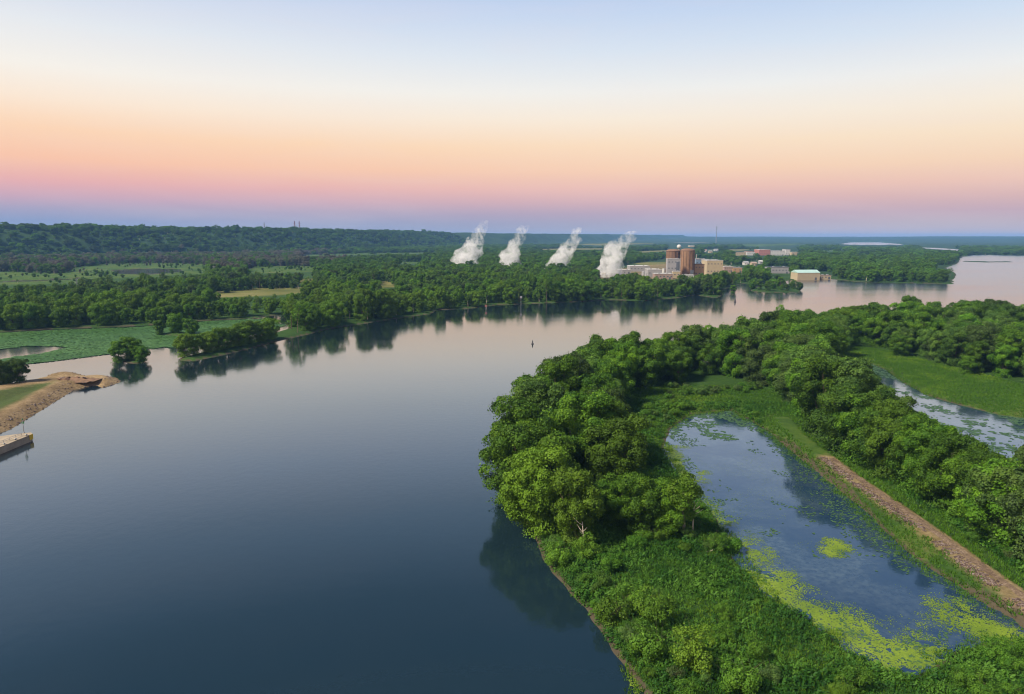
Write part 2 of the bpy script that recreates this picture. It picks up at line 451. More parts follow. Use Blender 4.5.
# ------------------------------------------------------------------ ground, water
def build_ground():
    nR, nA = 640, 640
    r = 62 * (23500 / 62) ** (np.arange(nR) / (nR - 1))
    t = np.linspace(-1, 1, nA); a = np.radians(44 * t + 22 * t ** 5)
    R, A = np.meshgrid(r, a, indexing='ij')
    X, Y = (R * np.sin(A)).ravel(), (R * np.cos(A)).ravel()
    Z, s, sp = height(X, Y)
    i, j = np.meshgrid(np.arange(nR - 1), np.arange(nA - 1), indexing='ij')
    q = (i * nA + j).ravel()
    F = np.stack([q, q + nA, q + nA + 1, q + 1], 1)[:, ::-1]
    soft = lambda d, w: np.clip(d / w + .5, 0, 1)
    edge = fbm(X, Y, 12, 61) * 8
    marsh = soft(sd(X, Y, N2, 60) + edge, 6)
    marsh = np.maximum(marsh, soft(sd(X, Y, N3, 60) + edge, 6))
    ring = soft(sd(X, Y, POND, 60) + 16 + edge, 6) * (Y > 150)
    marsh = np.maximum(marsh, ring * .8)
    field = np.zeros_like(X)
    for poly, k in FIELDS_W:
        v = soft(sd(X, Y, poly, 200) + 20, 20)
        if k == 'field': field = np.maximum(field, v)
        else: marsh = np.maximum(marsh, v)
    soil = np.where(sp > -3, soft(sp + 2, 2), 0.)
    hollow = sd(X, Y, PP([(-60, 400), (0, 396.5), (30, 391), (57, 387), (32, 401), (0, 418), (-60, 447)]), 60) + edge * .4
    soil *= 1 - .85 * soft(hollow, 3)
    upper = sd(X, Y, PP([(-60, 383), (0, 386), (28, 383), (20, 387), (0, 391.5), (-60, 396)]), 60) + edge * .4
    soil *= 1 - soft(upper, 3)
    pl = soft(sd(X, Y, PLANT_W, 200) + edge * 3, 30)
    soil = np.maximum(soil, pl * .7)
    ld = pd(X, Y, np.vstack([PP([(828, 458, 2)]), LEVEE[3:]]))
    soil = np.maximum(soil, np.where(s > 0, np.clip(1 - (ld - 2.6 - edge * .25) / 2, 0, 1), 0) * .8)
    mud = np.where((s < 1.2) & (s > -4), 1., 0.) * np.where(sp > -2, 0, 1)
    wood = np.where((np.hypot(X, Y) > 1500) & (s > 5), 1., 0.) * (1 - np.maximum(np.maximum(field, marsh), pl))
    me = np_mesh('ground', np.stack([X, Y, Z], 1), F, ground_mat(), True,
                 {'marsh': ('POINT', marsh), 'field': ('POINT', field), 'soil': ('POINT', soil), 'mud': ('POINT', mud), 'wood': ('POINT', wood)})
    tag(link('ground', me), 'low green river land with marsh, fields and wooded bluffs', None, None, 'structure')
    me = np_mesh('river', [(-25000, -4000, 0), (25000, -4000, 0), (25000, 24000, 0), (-25000, 24000, 0)], [(0, 1, 2, 3)], RIVER)
    tag(link('river', me), 'broad calm river reflecting the dusk sky', None, None, 'structure')
    def sheet(name, poly, grow, z, label):
        c = poly.mean(0); d = poly - c
        q = c + d * (1 + grow / np.linalg.norm(d, axis=1, keepdims=True))
        m = MB().add([(p[0], p[1], z) for p in q], [tuple(range(len(q)))])
        o = m.build(name, PONDW); 
        tag(o, label, None, None, 'structure')
    sheet('pond_water', POND, 5, .05, 'blue still pond water behind the riverside wood')
    sheet('backwater', BACK, 5, .05, 'pale shallow backwater beside the green meadow')
build_ground()

def zat(x, y):
    z, _, _ = height(np.atleast_1d(np.asarray(x, float)), np.atleast_1d(np.asarray(y, float)))
    return z

# ------------------------------------------------------------------ plants
def unit(v): return v / np.maximum(np.linalg.norm(v, axis=-1, keepdims=True), 1e-9)

def cards(pos, nrm, size, rg, asp=.75):
    """one leaf-clump face at each position, its normal near nrm"""
    n = len(pos)
    nrm = unit(nrm)
    r = unit(rg.normal(size=(n, 3)))
    a = unit(np.cross(nrm, r)); b = np.cross(nrm, a)
    s = size[:, None]
    V = np.empty((n, 4, 3))
    V[:, 0] = pos - a * s * .5
    V[:, 1] = pos - b * s * .5 * asp + nrm * s * .10
    V[:, 2] = pos + a * s * .5
    V[:, 3] = pos + b * s * .5 * asp + nrm * s * .10
    return V.reshape(-1, 3), np.arange(4 * n).reshape(n, 4)

def crown(name, seed, H, R, base, nl, lr, per, size, top=.55, mat=None, skirt=.35):
    rg = np.random.default_rng(seed)
    # main boughs make the uneven outline, lobes sit on them
    nb = 7
    ba = rg.uniform(0, 6.28) + np.arange(nb) * 2.4
    br = R * rg.uniform(.30, .62, nb); bz = base + (H - base) * rg.uniform(.24, .80, nb)
    B = np.stack([np.cos(ba) * br, np.sin(ba) * br, bz], 1)
    B = np.vstack([B, [[0, 0, base + (H - base) * .72]]])
    bR = np.append(R * rg.uniform(.42, .60, nb), R * .55)
    C, L = [], []
    tries = 0
    while len(C) < nl and tries < 6000:
        tries += 1
        k = rg.integers(len(B))
        d = unit(rg.normal(size=3) + np.array([0, 0, .35]))
        p = B[k] + d * bR[k] * np.array([1, 1, .5 * (H - base) / R * .9]) * rg.uniform(.72, 1.0)
        if p[2] > H - lr * .6 or p[2] < base: continue
        if np.hypot(p[0], p[1]) > R: continue
        ins = [np.linalg.norm((p - B[m]) / np.array([1, 1, .5 * (H - base) / R * .9])) < bR[m] * .62 for m in range(len(B)) if m != k]
        if any(ins): continue
        C.append(p); L.append(lr * rg.uniform(.65, 1.3))
    C, L = np.array(C), np.array(L)
    cen = np.array([0, 0, base + (H - base) * .4])
    pos, nr, tint = [], [], []
    for c, l in zip(C, L):
        n = int(per * (l / lr) ** 1.7)
        out = unit((c - cen) * np.array([1, 1, .8]))
        d = unit(rg.normal(size=(n, 3)) + out * .75 + np.array([0, 0, .45]))
        sq = np.array([1, 1, .8])
        rad = l * (1 - .28 * rg.random(n) ** 2) * (1 + .18 * np.sin(d[:, 0] * 5 + c[0]) * np.sin(d[:, 1] * 5 + c[1]))
        pos.append(c + d * rad[:, None] * sq)
        nr.append(d + rg.normal(size=(n, 3)) * .42)
        lt = rg.random() ** 1.2
        tint.append(np.clip(lt * .65 + rg.random(n) * .35, 0, 1))
    # low skirt of leaves round the foot
    if skirt > 0:
        ns = int(nl * per * skirt * .35)
        a_ = rg.uniform(0, 6.28, ns); q_ = R * rg.uniform(.35, .95, ns); zz_ = rg.uniform(.2, .26 * H, ns)
        q_ = q_ * (.72 + .28 * np.sin(a_ * 4 + seed) * np.cos(zz_)); o_ = np.stack([np.cos(a_), np.sin(a_), np.full(ns, .5)], 1)
        pos.append(np.stack([np.cos(a_) * q_, np.sin(a_) * q_, zz_], 1)); nr.append(o_ + rg.normal(size=(ns, 3)) * .4); tint.append(rg.random(ns) * .7)
    # loose leaf sprays between lobes
    n = int(nl * per * .16)
    k = rg.integers(len(C), size=n)
    d = unit(rg.normal(size=(n, 3)))
    pos.append(C[k] + d * (L[k] * rg.uniform(.9, 1.35, n))[:, None]); nr.append(d + rg.normal(size=(n, 3)) * .5); tint.append(rg.random(n))
    pos, nr, tint = np.vstack(pos), np.vstack(nr), np.concatenate(tint)
    ok = pos[:, 2] > .2
    pos, nr, tint = pos[ok], nr[ok], tint[ok]
    V, F = cards(pos, nr, size * rg.uniform(.65, 1.35, len(pos)), rg)
    return np_mesh(name, V, F, mat or LEAF, False, {'tint': ('FACE', tint)}), B

def trunk(name, seed, H, base, B, r0, mat=BARK, lean=(0, 0), fork=False):
    rg = random.Random(seed)
    m = MB()
    top = Vector((lean[0], lean[1], base + (H - base) * .6))
    pts = [Vector((0, 0, -.8)), Vector((0, 0, .5)), Vector((lean[0] * .2 + rg.uniform(-.3, .3), lean[1] * .2 + rg.uniform(-.3, .3), base * .8 + 1)), top]
    m.tube(pts, [r0 * 1.5, r0 * 1.05, r0 * .8, r0 * .3], 8)
    for b in B[:7]:
        s = pts[2].lerp(top, rg.uniform(0, .6))
        b = Vector(b)
        mid = s.lerp(b, .5) + Vector((0, 0, -rg.uniform(.2, .9)))
        m.tube([s, mid, b], [r0 * .42, r0 * .3, r0 * .12], 6)
        for q in range(2):
            e = b + Vector((rg.uniform(-2.2, 2.2), rg.uniform(-2.2, 2.2), rg.uniform(.3, 2)))
            m.tube([mid.lerp(b, .6), e], [r0 * .18, r0 * .05], 5)
    return m.mesh(name, mat, True)

KINDS = []   # (crown mesh, trunk mesh, H, R)
for k, (Hh, Rr, bs, nl, lr) in enumerate([(23, 8.6, .9, 78, 2.3), (25, 8.0, 1.2, 76, 2.2), (22, 9.4, .8, 84, 2.4),
                                           (21, 7.4, .8, 66, 2.1), (26, 7.2, 1.5, 68, 2.0), (23, 8.8, 1.0, 66, 2.1)]):
    cm, B = crown('crown', 100 + k, Hh, Rr, bs, nl, lr, 330, .54)
    KINDS.append((cm, trunk('trunk', 200 + k, Hh, bs, B, .42), Hh, Rr))
SPARSE = crown('crown', 140, 27, 6.5, 12, 26, 1.7, 170, .48, skirt=0)
SPARSE = (SPARSE[0], trunk('trunk', 240, 27, 12, SPARSE[1], .35), 27, 6.5)
PALET = crown('crown', 151, 15, 4.2, 6.0, 22, 1.6, 190, .44, skirt=0)
PALET = (PALET[0], trunk('trunk', 251, 15, 6.0, PALET[1], .40, PALE, (2.2, .6)), 15, 4.6)

def place_tree(x, y, k, sc, rz, tone, label, group, kind=None, name='broadleaf_tree', z=None):
    cm, tm, Hh, Rr = kind or KINDS[k]
    zz = float(zat(x, y)[0]) if z is None else z
    e = empty(name, (x, y, max(zz, -.3)), rz)
    e.scale = (sc[0], sc[0], sc[1]) if isinstance(sc, tuple) else (sc, sc, sc)
    tag(e, label, 'tree', group)
    link('trunk', tm, e)
    c = link('crown', cm, e); c['tone'] = float(tone)
    return e

# --- where trees stand
def spread(x0, x1, y0, y1, step, rg, jit=.42):
    nx, ny = int((x1 - x0) / step) + 1, int((y1 - y0) / step) + 1
    i, j = np.meshgrid(np.arange(nx), np.arange(ny), indexing='ij')
    x = x0 + (i + .5 * (j % 2)) * step + rg.uniform(-jit, jit, i.shape) * step
    y = y0 + j * step + rg.uniform(-jit, jit, i.shape) * step
    return x.ravel(), y.ravel()

T = []   # x, y, kind, scale, rot, tone, zone
rg = np.random.default_rng(11)
# specials first: (pixel of the base, kind, height in m, tone, label, group)
SPECIAL = [
    ((541, 533), 0, 22, .55, 'broad yellow-green tree at the near end of the riverside wood', None),
    ((576, 548), 3, 18.5, .38, 'bright green bushy tree, nearest tree of the riverside wood', None),
    ((612, 528), 5, 15, .0, 'small dark green tree at the near edge of the riverside wood', None),
    ((640, 538), 3, 15, .05, 'low round tree between the bright bushy tree and pale-trunked tree', None),
    ((664, 536), 2, 13, .2, 'low olive tree just beside the pale-trunked tree', None),
    ((684, 540), 'pale', 15, .3, 'slender tree with pale forked trunk at the near corner of pond', None),
    ((777, 341), 'sparse', 27, .1, 'thin tall tree poking above the far edge of the island wood', None),
    ((966, 376), 3, 10, .15, 'small lone tree standing out in the green meadow edge', None),
    ((899, 357), 2, 13, .1, 'round tree set forward from the wood at the head of the meadow', None),
    ((4, 389), 2, 13, -.1, 'dark round tree on the earth spit at the frame edge', None),
    ((20, 388), 3, 11.5, -.05, 'smaller dark tree on the earth spit, next to the dirt mound', None),
    ((119, 362), 3, 13, .1, 'first tree of the tiny islet in front of the lotus bed', None),
    ((131, 361), 0, 13.5, .15, 'middle and tallest tree of the tiny islet by the lotus bed', None),
    ((142, 362), 2, 9.5, .0, 'low spreading tree at the open-water end of the tiny islet', None),
    ((160, 335), 3, 11, .05, 'lower tree of the clump standing within the lotus bed', None),
    ((176, 334), 2, 15, .15, 'tallest tree of the clump standing within the lotus bed', None),
    ((190, 335), 0, 13, .05, 'outer tree of the clump in the lotus bed, nearest the spit', None),
    ((733, 293), 3, 11, .0, 'lone small tree standing in water beside the flooded islet', None),
]
ORD = ['first', 'second', 'third', 'fourth', 'fifth', 'sixth', 'seventh', 'eighth', 'ninth', 'tenth', 'eleventh', 'twelfth', 'thirteenth', 'fourteenth',
       'fifteenth', 'sixteenth', 'seventeenth', 'eighteenth', 'nineteenth', 'twentieth', 'twenty-first', 'twenty-second', 'twenty-third', 'twenty-fourth',
       'twenty-fifth', 'twenty-sixth', 'twenty-seventh', 'twenty-eighth', 'twenty-ninth', 'thirtieth']
nspit = 9
for k in range(nspit):
    f = k / (nspit - 1)
    SPECIAL.append(((186 + 84 * f + rg.uniform(-2, 2), 358 - 17.5 * f), int(rg.integers(4)), rg.uniform(12.5, 16), .6 if k in (0, 1, 2) else rg.uniform(.2, .5),
                    f'{ORD[k]} tree from the open-water tip of the wooded spit', 'trees on the narrow wooded spit'))
nisl = 8
for k in range(nisl):
    f = k / (nisl - 1)
    SPECIAL.append(((754 + 46 * f + rg.uniform(-1.5, 1.5), 290.5 + (k % 3 - 1) * 1.2), int(rg.integers(4)), rg.uniform(13, 18) if k < 5 else rg.uniform(9, 13), rg.uniform(-.1, .15),
                    f'{ORD[k]} tree of the flooded islet, counted from the power plant side', 'trees on the flooded islet'))
special_xy = []
for (px, k, h, tone, label, group) in SPECIAL:
    p = P(px[0], px[1], 0)
    kd = PALET if k == 'pale' else SPARSE if k == 'sparse' else KINDS[k]
    s = h / kd[2]
    wide = s * (1.15 if h < 15 and k not in ('pale', 'sparse') else 1.0)
    place_tree(p[0], p[1], None, (wide, s), rg.uniform(0, 6.28), tone, label, group, kd)
    special_xy.append(p[:2])
special_xy = np.array(special_xy)

# island trees
x, y = spread(-60, 640, 120, 700, 11.3, rg, .40)
lv = ~((x > 78) & (pd(x, y, LEVEE) < 62) & (sd(x, y, N1) < 8) & (sd(x, y, N2) < 8))
x2, y2 = spread(70, 260, 120, 330, 8.2, rg, .36)
l2 = (x2 > 78) & (pd(x2, y2, LEVEE) < 62) & (sd(x2, y2, N1) < 8) & (sd(x2, y2, N2) < 8)
x, y = np.append(x[lv], x2[l2]), np.append(y[lv], y2[l2])
edge_line = ISLAND[7:18]
row = []
for i in range(len(edge_line) - 1):
    a_, b_ = edge_line[i], edge_line[i + 1]; L_ = np.linalg.norm(b_ - a_); t_ = (b_ - a_) / L_
    nn = np.array([t_[1], -t_[0]])
    for q_ in np.arange(0, L_, 8.6): row.append(a_ + t_ * (q_ + rg.uniform(-2, 2)) + nn * rg.uniform(4.5, 8.5))
lev_line = PP([(846, 458), (900, 490), (950, 519), (1000, 548), (1030, 566), (1120, 622)])
for i in range(len(lev_line) - 1):
    a_, b_ = lev_line[i], lev_line[i + 1]; L_ = np.linalg.norm(b_ - a_); t_ = (b_ - a_) / L_
    nn = np.array([-t_[1], t_[0]])
    for q_ in np.arange(0, L_, 7.6): row.append(a_ + t_ * (q_ + rg.uniform(-1.5, 1.5)) + nn * rg.uniform(1.2, 3.2))
row = np.array(row)
row = row[sd(row[:, 0], row[:, 1], ISLAND) > .3]
far_ = (np.sqrt(((x[:, None] - row[None, :, 0]) ** 2 + (y[:, None] - row[None, :, 1]) ** 2).min(1)) > 8.5)
x, y = np.append(x[far_], row[:, 0]), np.append(y[far_], row[:, 1])
si = sd(x, y, ISLAND)
s1, s2, s3 = sd(x, y, N1), sd(x, y, N2), sd(x, y, N3)
ld = pd(x, y, LEVEE)
dsp = np.sqrt(((x[:, None] - special_xy[None, :, 0]) ** 2 + (y[:, None] - special_xy[None, :, 1]) ** 2).min(1))
ok = (si > .3) & (s1 < np.where((x > 85) & (pd(x, y, LEVEE) < 20), 0.0, -1.5) + np.where((x < 95) & (x > 12) & (y < 330), -13.0, 0.0)) & (s2 < -1.5) & (s3 < -1.5) & (ld > 5.0) & (sd(x, y, POND) < -6) & (sd(x, y, BACK) < -5) & (dsp > 7.5)
u, v = proj(x, y, 12)
ok &= (u > -60) & (u < 1120)
ok &= ~((rg.random(len(x)) < .07) & (si > 14) & (ld > 60))
x, y, si, s1, s2, ld, u = x[ok], y[ok], si[ok], s1[ok], s2[ok], ld[ok], u[ok]
n = len(x)
size = rg.uniform(.74, 1.16, n) * np.where(((s1 > -9) | (s2 > -9)) & (ld > 62), .86, 1.0) * np.where((ld < 62) & (x > 85), np.where(s2 > -9, .92, 1.08), 1.0) * (1 + .12 * fbm(x, y, 60, 77))
tone = np.clip(fbm(x, y, 45, 71) * .8 + rg.normal(0, .12, n), -.15, .5)
near = np.hypot(x, y)
rank = np.argsort(near / size)
rank = rank[(u[rank] > -25) & (u[rank] < 1050)][:300 - len(SPECIAL)]
single = np.zeros(n, bool); single[rank] = True
VIS = [(868, 362), (888, 380), (930, 406), (985, 434), (1024, 449), (1070, 458), (1070, 418), (1000, 411), (930, 395), (890, 372)]
for it in range(7):
    hid = np.zeros(n, bool)
    for dx_ in (-6, 0, 6):
        for fz in (.98, .8, .62):
            uu, vv = proj(x + dx_, y, 24.5 * size * fz)
            hid |= inside(uu, vv, VIS)
    size = np.where(hid & (s1 < 0) & (s2 < 4), size * .88, size)
zone = np.where(si < 11, 'river', np.where((ld < 22) & (s1 > -14), 'levee', np.where(s1 > -11, 'pond', np.where(s2 > -11, 'meadow', 'in'))))
zs = zat(x, y)
order = {}
for zn, key in (('river', None), ('levee', None), ('pond', None), ('meadow', None)):
    idx = [i for i in np.nonzero((zone == zn) & single)[0]]
    if zn in ('river', 'pond'):   # walk away from the camera
        idx.sort(key=lambda i: near[i])
    elif zn == 'levee':
        idx.sort(key=lambda i: near[i])
    else:
        idx.sort(key=lambda i: near[i])
    for q, i in enumerate(idx): order[i] = q
PHR = {'river': ('tree from the near end along the riverside edge of the island wood', 'trees along the riverside edge of the island wood'),
       'levee': ('nearest tree in the row along the dirt levee road', 'trees in the row along the levee road'),
       'pond': ('nearest tree on the edge of the wood facing the pond', 'trees on the wood edge facing the pond'),
       'meadow': ('nearest tree on the wood edge facing the green meadow', 'trees on the wood edge facing the meadow')}
def shade(t): return 'yellow-green' if t > .28 else 'bright green' if t > .12 else 'mid-green' if t > -.05 else 'dark green'
rest = []
for i in range(n):
    k = int(rg.integers(6)) if rg.random() < .9 else 5
    rz = rg.uniform(0, 6.28)
    if not single[i]:
        rest.append((x[i], y[i], zs[i], size[i], size[i], rz, tone[i])); continue
    if i in order and order[i] < len(ORD):
        label = f'{shade(tone[i])} {PHR[zone[i]][0]}' if order[i] == 0 and zone[i] != 'river' else f'{shade(tone[i])} tree, {ORD[order[i]]} {PHR[zone[i]][0].replace("tree ", "", 1) if zone[i] == "river" else PHR[zone[i]][0].replace("nearest tree", "nearest")}'
        group = PHR[zone[i]][1]
    else:
        sz = 'large' if size[i] > .95 else 'smaller'
        ui = float(proj(x[i], y[i], 15)[0])
        if x[i] > 75 and y[i] < 340:
            part = 'behind the levee road, ' + ('at its near end' if ui > 950 else 'halfway along' if ui > 880 else 'at its far end')
        elif x[i] < 75 and y[i] < 300:
            part = 'inside the riverside wood, ' + ('near its front end' if y[i] < 200 else 'in its middle' if y[i] < 245 else 'where it starts to bend')
        else:
            part = ('at the bend of the wood beside open river' if ui < 640 else 'behind the head of the pond' if ui < 740 else 'where far wood and levee wood meet' if ui < 830
                    else 'behind the narrow head of the meadow' if ui < 915 else 'behind the wide end of the meadow')
            part += ', river side' if si[i] < 26 else ', middle rank' if si[i] < 48 else ', inner side'
        label = f'{sz} {shade(tone[i])} crown {part}'
        group = f'{sz} {shade(tone[i])} trees {part}'
    place_tree(x[i], y[i], k, (float(size[i]), float(size[i] * rg.uniform(.9, 1.08))), rz, tone[i], label, group, z=float(zs[i]))
print('island trees', n, 'single', single.sum())

# mainland woods: the mass beyond the first 300
BARE = [[(-60, 258), (0, 258), (75, 262), (110, 268), (78, 276), (0, 276), (-60, 276)], [(60, 252), (345, 250), (345, 263), (215, 267), (60, 265)], [(215, 268), (250, 262), (345, 258), (345, 266), (262, 268), (240, 277), (205, 277)]]
for (ra, rb, step, wide) in ((430, 1250, 11.8, 1.0), (1250, 2500, 15, 1.2), (2500, 5300, 25, 1.9)):
    x, y = spread(-rb * .82, rb * .82, ra * .6, rb, step, rg)
    r = np.hypot(x, y)
    u0, v0 = proj(x, y, 1)
    m = (r >= ra) & (r < rb) & (u0 > -110) & (u0 < 1134)
    x, y, r, u0, v0 = x[m], y[m], r[m], u0[m], v0[m]
    m = (sd(x, y, ISLAND) < -30)
    x, y, r, u0, v0 = x[m], y[m], r[m], u0[m], v0[m]
    z, s, sp = height(x, y)
    b = sd(x, y, BLUFF)
    m = (s > np.where(r < 1250, 3, 8)) & (sp < -5) & ((b < 560) | (rg.random(len(x)) < .35))
    x, y, r, u0, v0, z, b = x[m], y[m], r[m], u0[m], v0[m], z[m], b[m]
    dsp = np.sqrt(((x[:, None] - special_xy[None, :, 0]) ** 2 + (y[:, None] - special_xy[None, :, 1]) ** 2).min(1))
    size = rg.uniform(.5, 1.2, len(x)) * np.where(b > 0, .8, .80) * (1 + .5 * fbm(x, y, 90, 98))
    # first rank by the water is lower and lighter
    hgt = 23 * size
    _, vt = proj(x, y, z + hgt)
    rej = dsp < 9
    for poly, kk in FIELDS + [(PLANT, 0)] + [(t, 0) for t in TOWN + CLEAR]:
        rej |= inside(u0, v0, poly) | inside(u0, (v0 + vt) / 2, poly) | inside(u0, vt, poly) | inside(u0, v0 * .75 + vt * .25, poly) | inside(u0, v0 * .25 + vt * .75, poly)
    rej |= (sd(x, y, PLANT_W, 50) > 0)
    rej |= (sd(x, y, ISLET_R, 60) > -20) | (sd(x, y, ISLET_L, 60) > -12) | (sd(x, y, ISLET_B, 60) > -12)
    rej |= (sd(x, y, MAIN) < 25) & (u0 < 290) & (u0 > 170) & (v0 > 328)        # the spit has trees of its own
    rej |= (fbm(x, y, 140, 91) > .27) & (r > 900)                              # a few glades
    bush = rej & (rg.random(len(x)) < .2 + .9 * np.clip(fbm(x, y, 120, 97), -.2, .4)) & np.logical_or.reduce([sd(x, y, pw, 200) > -5 for pw, kk in FIELDS_W if kk == 'marsh'])
    size = np.where(bush, rg.uniform(.12, .36, len(x)), size); rej &= ~bush
    x, y, z, size, r, u0, v0 = (q[~rej] for q in (x, y, z, size, r, u0, v0))
    t = np.clip(fbm(x, y, 70, 73) * 1.1 + rg.normal(0, .14, len(x)) + np.where(r < 760, .30, .10), -.2, .6)
    t = np.where(r > 1250, np.clip(t * .5, -.15, .25), t)
    for poly in BARE:
        t = np.where(inside(u0, v0, poly) & (sd(x, y, BLUFF) < 60) & (rg.random(len(x)) < .6), rg.uniform(-1, -.5, len(x)), t)
    for i in range(len(x)):
        rest.append((x[i], y[i], z[i], size[i] * wide, size[i] * rg.uniform(.85, 1.15), rg.uniform(0, 6.28), t[i]))
rest = np.array(rest)
print('woods instances', len(rest))

def gn_scatter(name, pts, protos, label, cat, kind='stuff'):
    """one object: tree meshes instanced on points (x, y, z, width, height, rot, tone)"""
    me = bpy.data.meshes.new(name)
    me.vertices.add(len(pts)); me.vertices.foreach_set('co', pts[:, :3].astype(np.float32).ravel())
    for nm, val in (('wid', pts[:, 3]), ('hgt', pts[:, 4]), ('rot', pts[:, 5]), ('tone', pts[:, 6])):
        me.attributes.new(nm, 'FLOAT', 'POINT').data.foreach_set('value', val.astype(np.float32))
    me.attributes.new('pick', 'INT', 'POINT').data.foreach_set('value', np.random.default_rng(3).integers(len(protos), size=len(pts)).astype(np.int32))
    o = link(name, me)
    ng = bpy.data.node_groups.new(name, 'GeometryNodeTree')
    ng.interface.new_socket('Geometry', in_out='INPUT', socket_type='NodeSocketGeometry')
    ng.interface.new_socket('Geometry', in_out='OUTPUT', socket_type='NodeSocketGeometry')
    nd, lk = ng.nodes, ng.links
    gi, go = nd.new('NodeGroupInput'), nd.new('NodeGroupOutput')
    join = nd.new('GeometryNodeJoinGeometry')
    for objs in protos:
        j2 = nd.new('GeometryNodeJoinGeometry')
        for ob in objs:
            oi = nd.new('GeometryNodeObjectInfo'); oi.transform_space = 'ORIGINAL'; oi.inputs['Object'].default_value = ob
            oi.inputs['As Instance'].default_value = False
            lk.new(oi.outputs['Geometry'], j2.inputs[0])
        gt = nd.new('GeometryNodeGeometryToInstance')
        lk.new(j2.outputs[0], gt.inputs[0]); lk.new(gt.outputs[0], join.inputs[0])
    def na(n, t='FLOAT'):
        a = nd.new('GeometryNodeInputNamedAttribute'); a.data_type = t; a.inputs['Name'].default_value = n; return a.outputs[0]
    ip = nd.new('GeometryNodeInstanceOnPoints'); ip.inputs['Pick Instance'].default_value = True
    cs, cr = nd.new('ShaderNodeCombineXYZ'), nd.new('ShaderNodeCombineXYZ')
    w = na('wid')
    lk.new(w, cs.inputs[0]); lk.new(w, cs.inputs[1]); lk.new(na('hgt'), cs.inputs[2]); lk.new(na('rot'), cr.inputs[2])
    lk.new(gi.outputs[0], ip.inputs['Points']); lk.new(join.outputs[0], ip.inputs['Instance']); lk.new(na('pick', 'INT'), ip.inputs['Instance Index'])
    e2r = nd.new('FunctionNodeEulerToRotation'); lk.new(cr.outputs[0], e2r.inputs[0])
    lk.new(e2r.outputs[0], ip.inputs['Rotation']); lk.new(cs.outputs[0], ip.inputs['Scale'])
    lk.new(ip.outputs[0], go.inputs[0])
    md = o.modifiers.new('scatter', 'NODES'); md.node_group = ng
    tag(o, label, cat, None, kind)
    return o
protos, seen = [], set()
for o in list(COL.objects):
    if o.name.startswith('broadleaf_tree'):
        ch = [c for c in o.children]
        key = tuple(c.data.name for c in ch)
        if key in seen or ch[0].data in (PALET[1], SPARSE[1]): continue
        seen.add(key); protos.append(ch)
gn_scatter('woods', rest, protos, 'mass of leafy green woods covering the far shore and bluffs', 'woods')

# ------------------------------------------------------------------ low plants merged into single masses
def merge(name, protoV, protoF, protoT, pos, rot, scl, mat, label, cat, tone=None):
    n, k = len(pos), len(protoV)
    c, s = np.cos(rot)[:, None], np.sin(rot)[:, None]
    X = (protoV[None, :, 0] * c - protoV[None, :, 1] * s) * scl[:, None] + pos[:, None, 0]
    Y = (protoV[None, :, 0] * s + protoV[None, :, 1] * c) * scl[:, None] + pos[:, None, 1]
    Z = protoV[None, :, 2] * scl[:, None] + pos[:, None, 2]
    V = np.stack([X, Y, Z], 2).reshape(-1, 3)
    F = (protoF[None] + (np.arange(n) * k)[:, None, None]).reshape(-1, protoF.shape[1])
    tn = np.zeros(n) if tone is None else tone
    Tt = np.clip(protoT[None] * .45 + tn[:, None], 0, 1).reshape(-1)
    me = np_mesh(name, V, F, mat, False, {'tint': ('FACE', Tt)})
    o = link(name, me)
    return tag(o, label, cat, None, 'stuff')

def herb_proto(seed, n, w, h, size):
    g = np.random.default_rng(seed)
    d = unit(g.normal(size=(n, 3)) + np.array([0, 0, .9])); d[:, 2] = np.abs(d[:, 2])
    p = d * np.array([w, w, h]) * g.uniform(.6, 1, n)[:, None]
    V, F = cards(p, d + g.normal(size=(n, 3)) * .4, size * g.uniform(.6, 1.3, n), g, .6)
    return V, F, g.random(n)

def grass_proto(seed, n, w, h):
    g = np.random.default_rng(seed)
    V, F = [], []
    for i in range(n):
        a, r = g.uniform(0, 6.28), w * math.sqrt(g.random())
        b = np.array([math.cos(a) * r, math.sin(a) * r, -.1]); ln = g.normal(size=2) * .35 * h
        t = b + np.array([ln[0], ln[1], h * g.uniform(.6, 1.1)])
        s = np.array([math.cos(a + 1.3), math.sin(a + 1.3), 0]) * .09 * (w + .4)
        V += [b - s, b + s, t]; F.append((3 * i, 3 * i + 1, 3 * i + 2))
    return np.array(V), np.array(F), g.random(n)

rg = np.random.default_rng(21)
# broad-leaved ground cover of the foreground scrub
x, y = spread(-20, 170, 95, 300, .98, rg)
m = (sd(x, y, N1) > -16) & (sd(x, y, ISLAND) > .4) & (sd(x, y, POND) < -.8) & (pd(x, y, LEVEE) > 9)
x, y = x[m], y[m]
z, s, _ = height(x, y)
u, v = proj(x, y, z)
m = (u > -20) & (u < 1060) & (v < 740) & (s > .3) & ((v > 470) | (rg.random(len(x)) < .4))
x, y, z = x[m], y[m], z[m]
hs = (.40 + 1.5 * np.clip(fbm(x, y, 7, 55) + .42, 0, 1)) * rg.uniform(.6, 1.35, len(x))
V, F, Tn = herb_proto(5, 40, .95, 1.15, .40)
tn = np.clip(.26 + fbm(x, y, 14, 57) * 1.9 + fbm(x, y, 3, 58, 2) * 1.2 + rg.normal(0, .13, len(x)), 0, .66)
merge('ground_cover', V, F, Tn, np.stack([x, y, z - .15], 1), rg.uniform(0, 6.28, len(x)), hs, HERB, 'dense leafy green ground cover over the near end of the island', 'undergrowth', tn)
print('herbs', len(x))
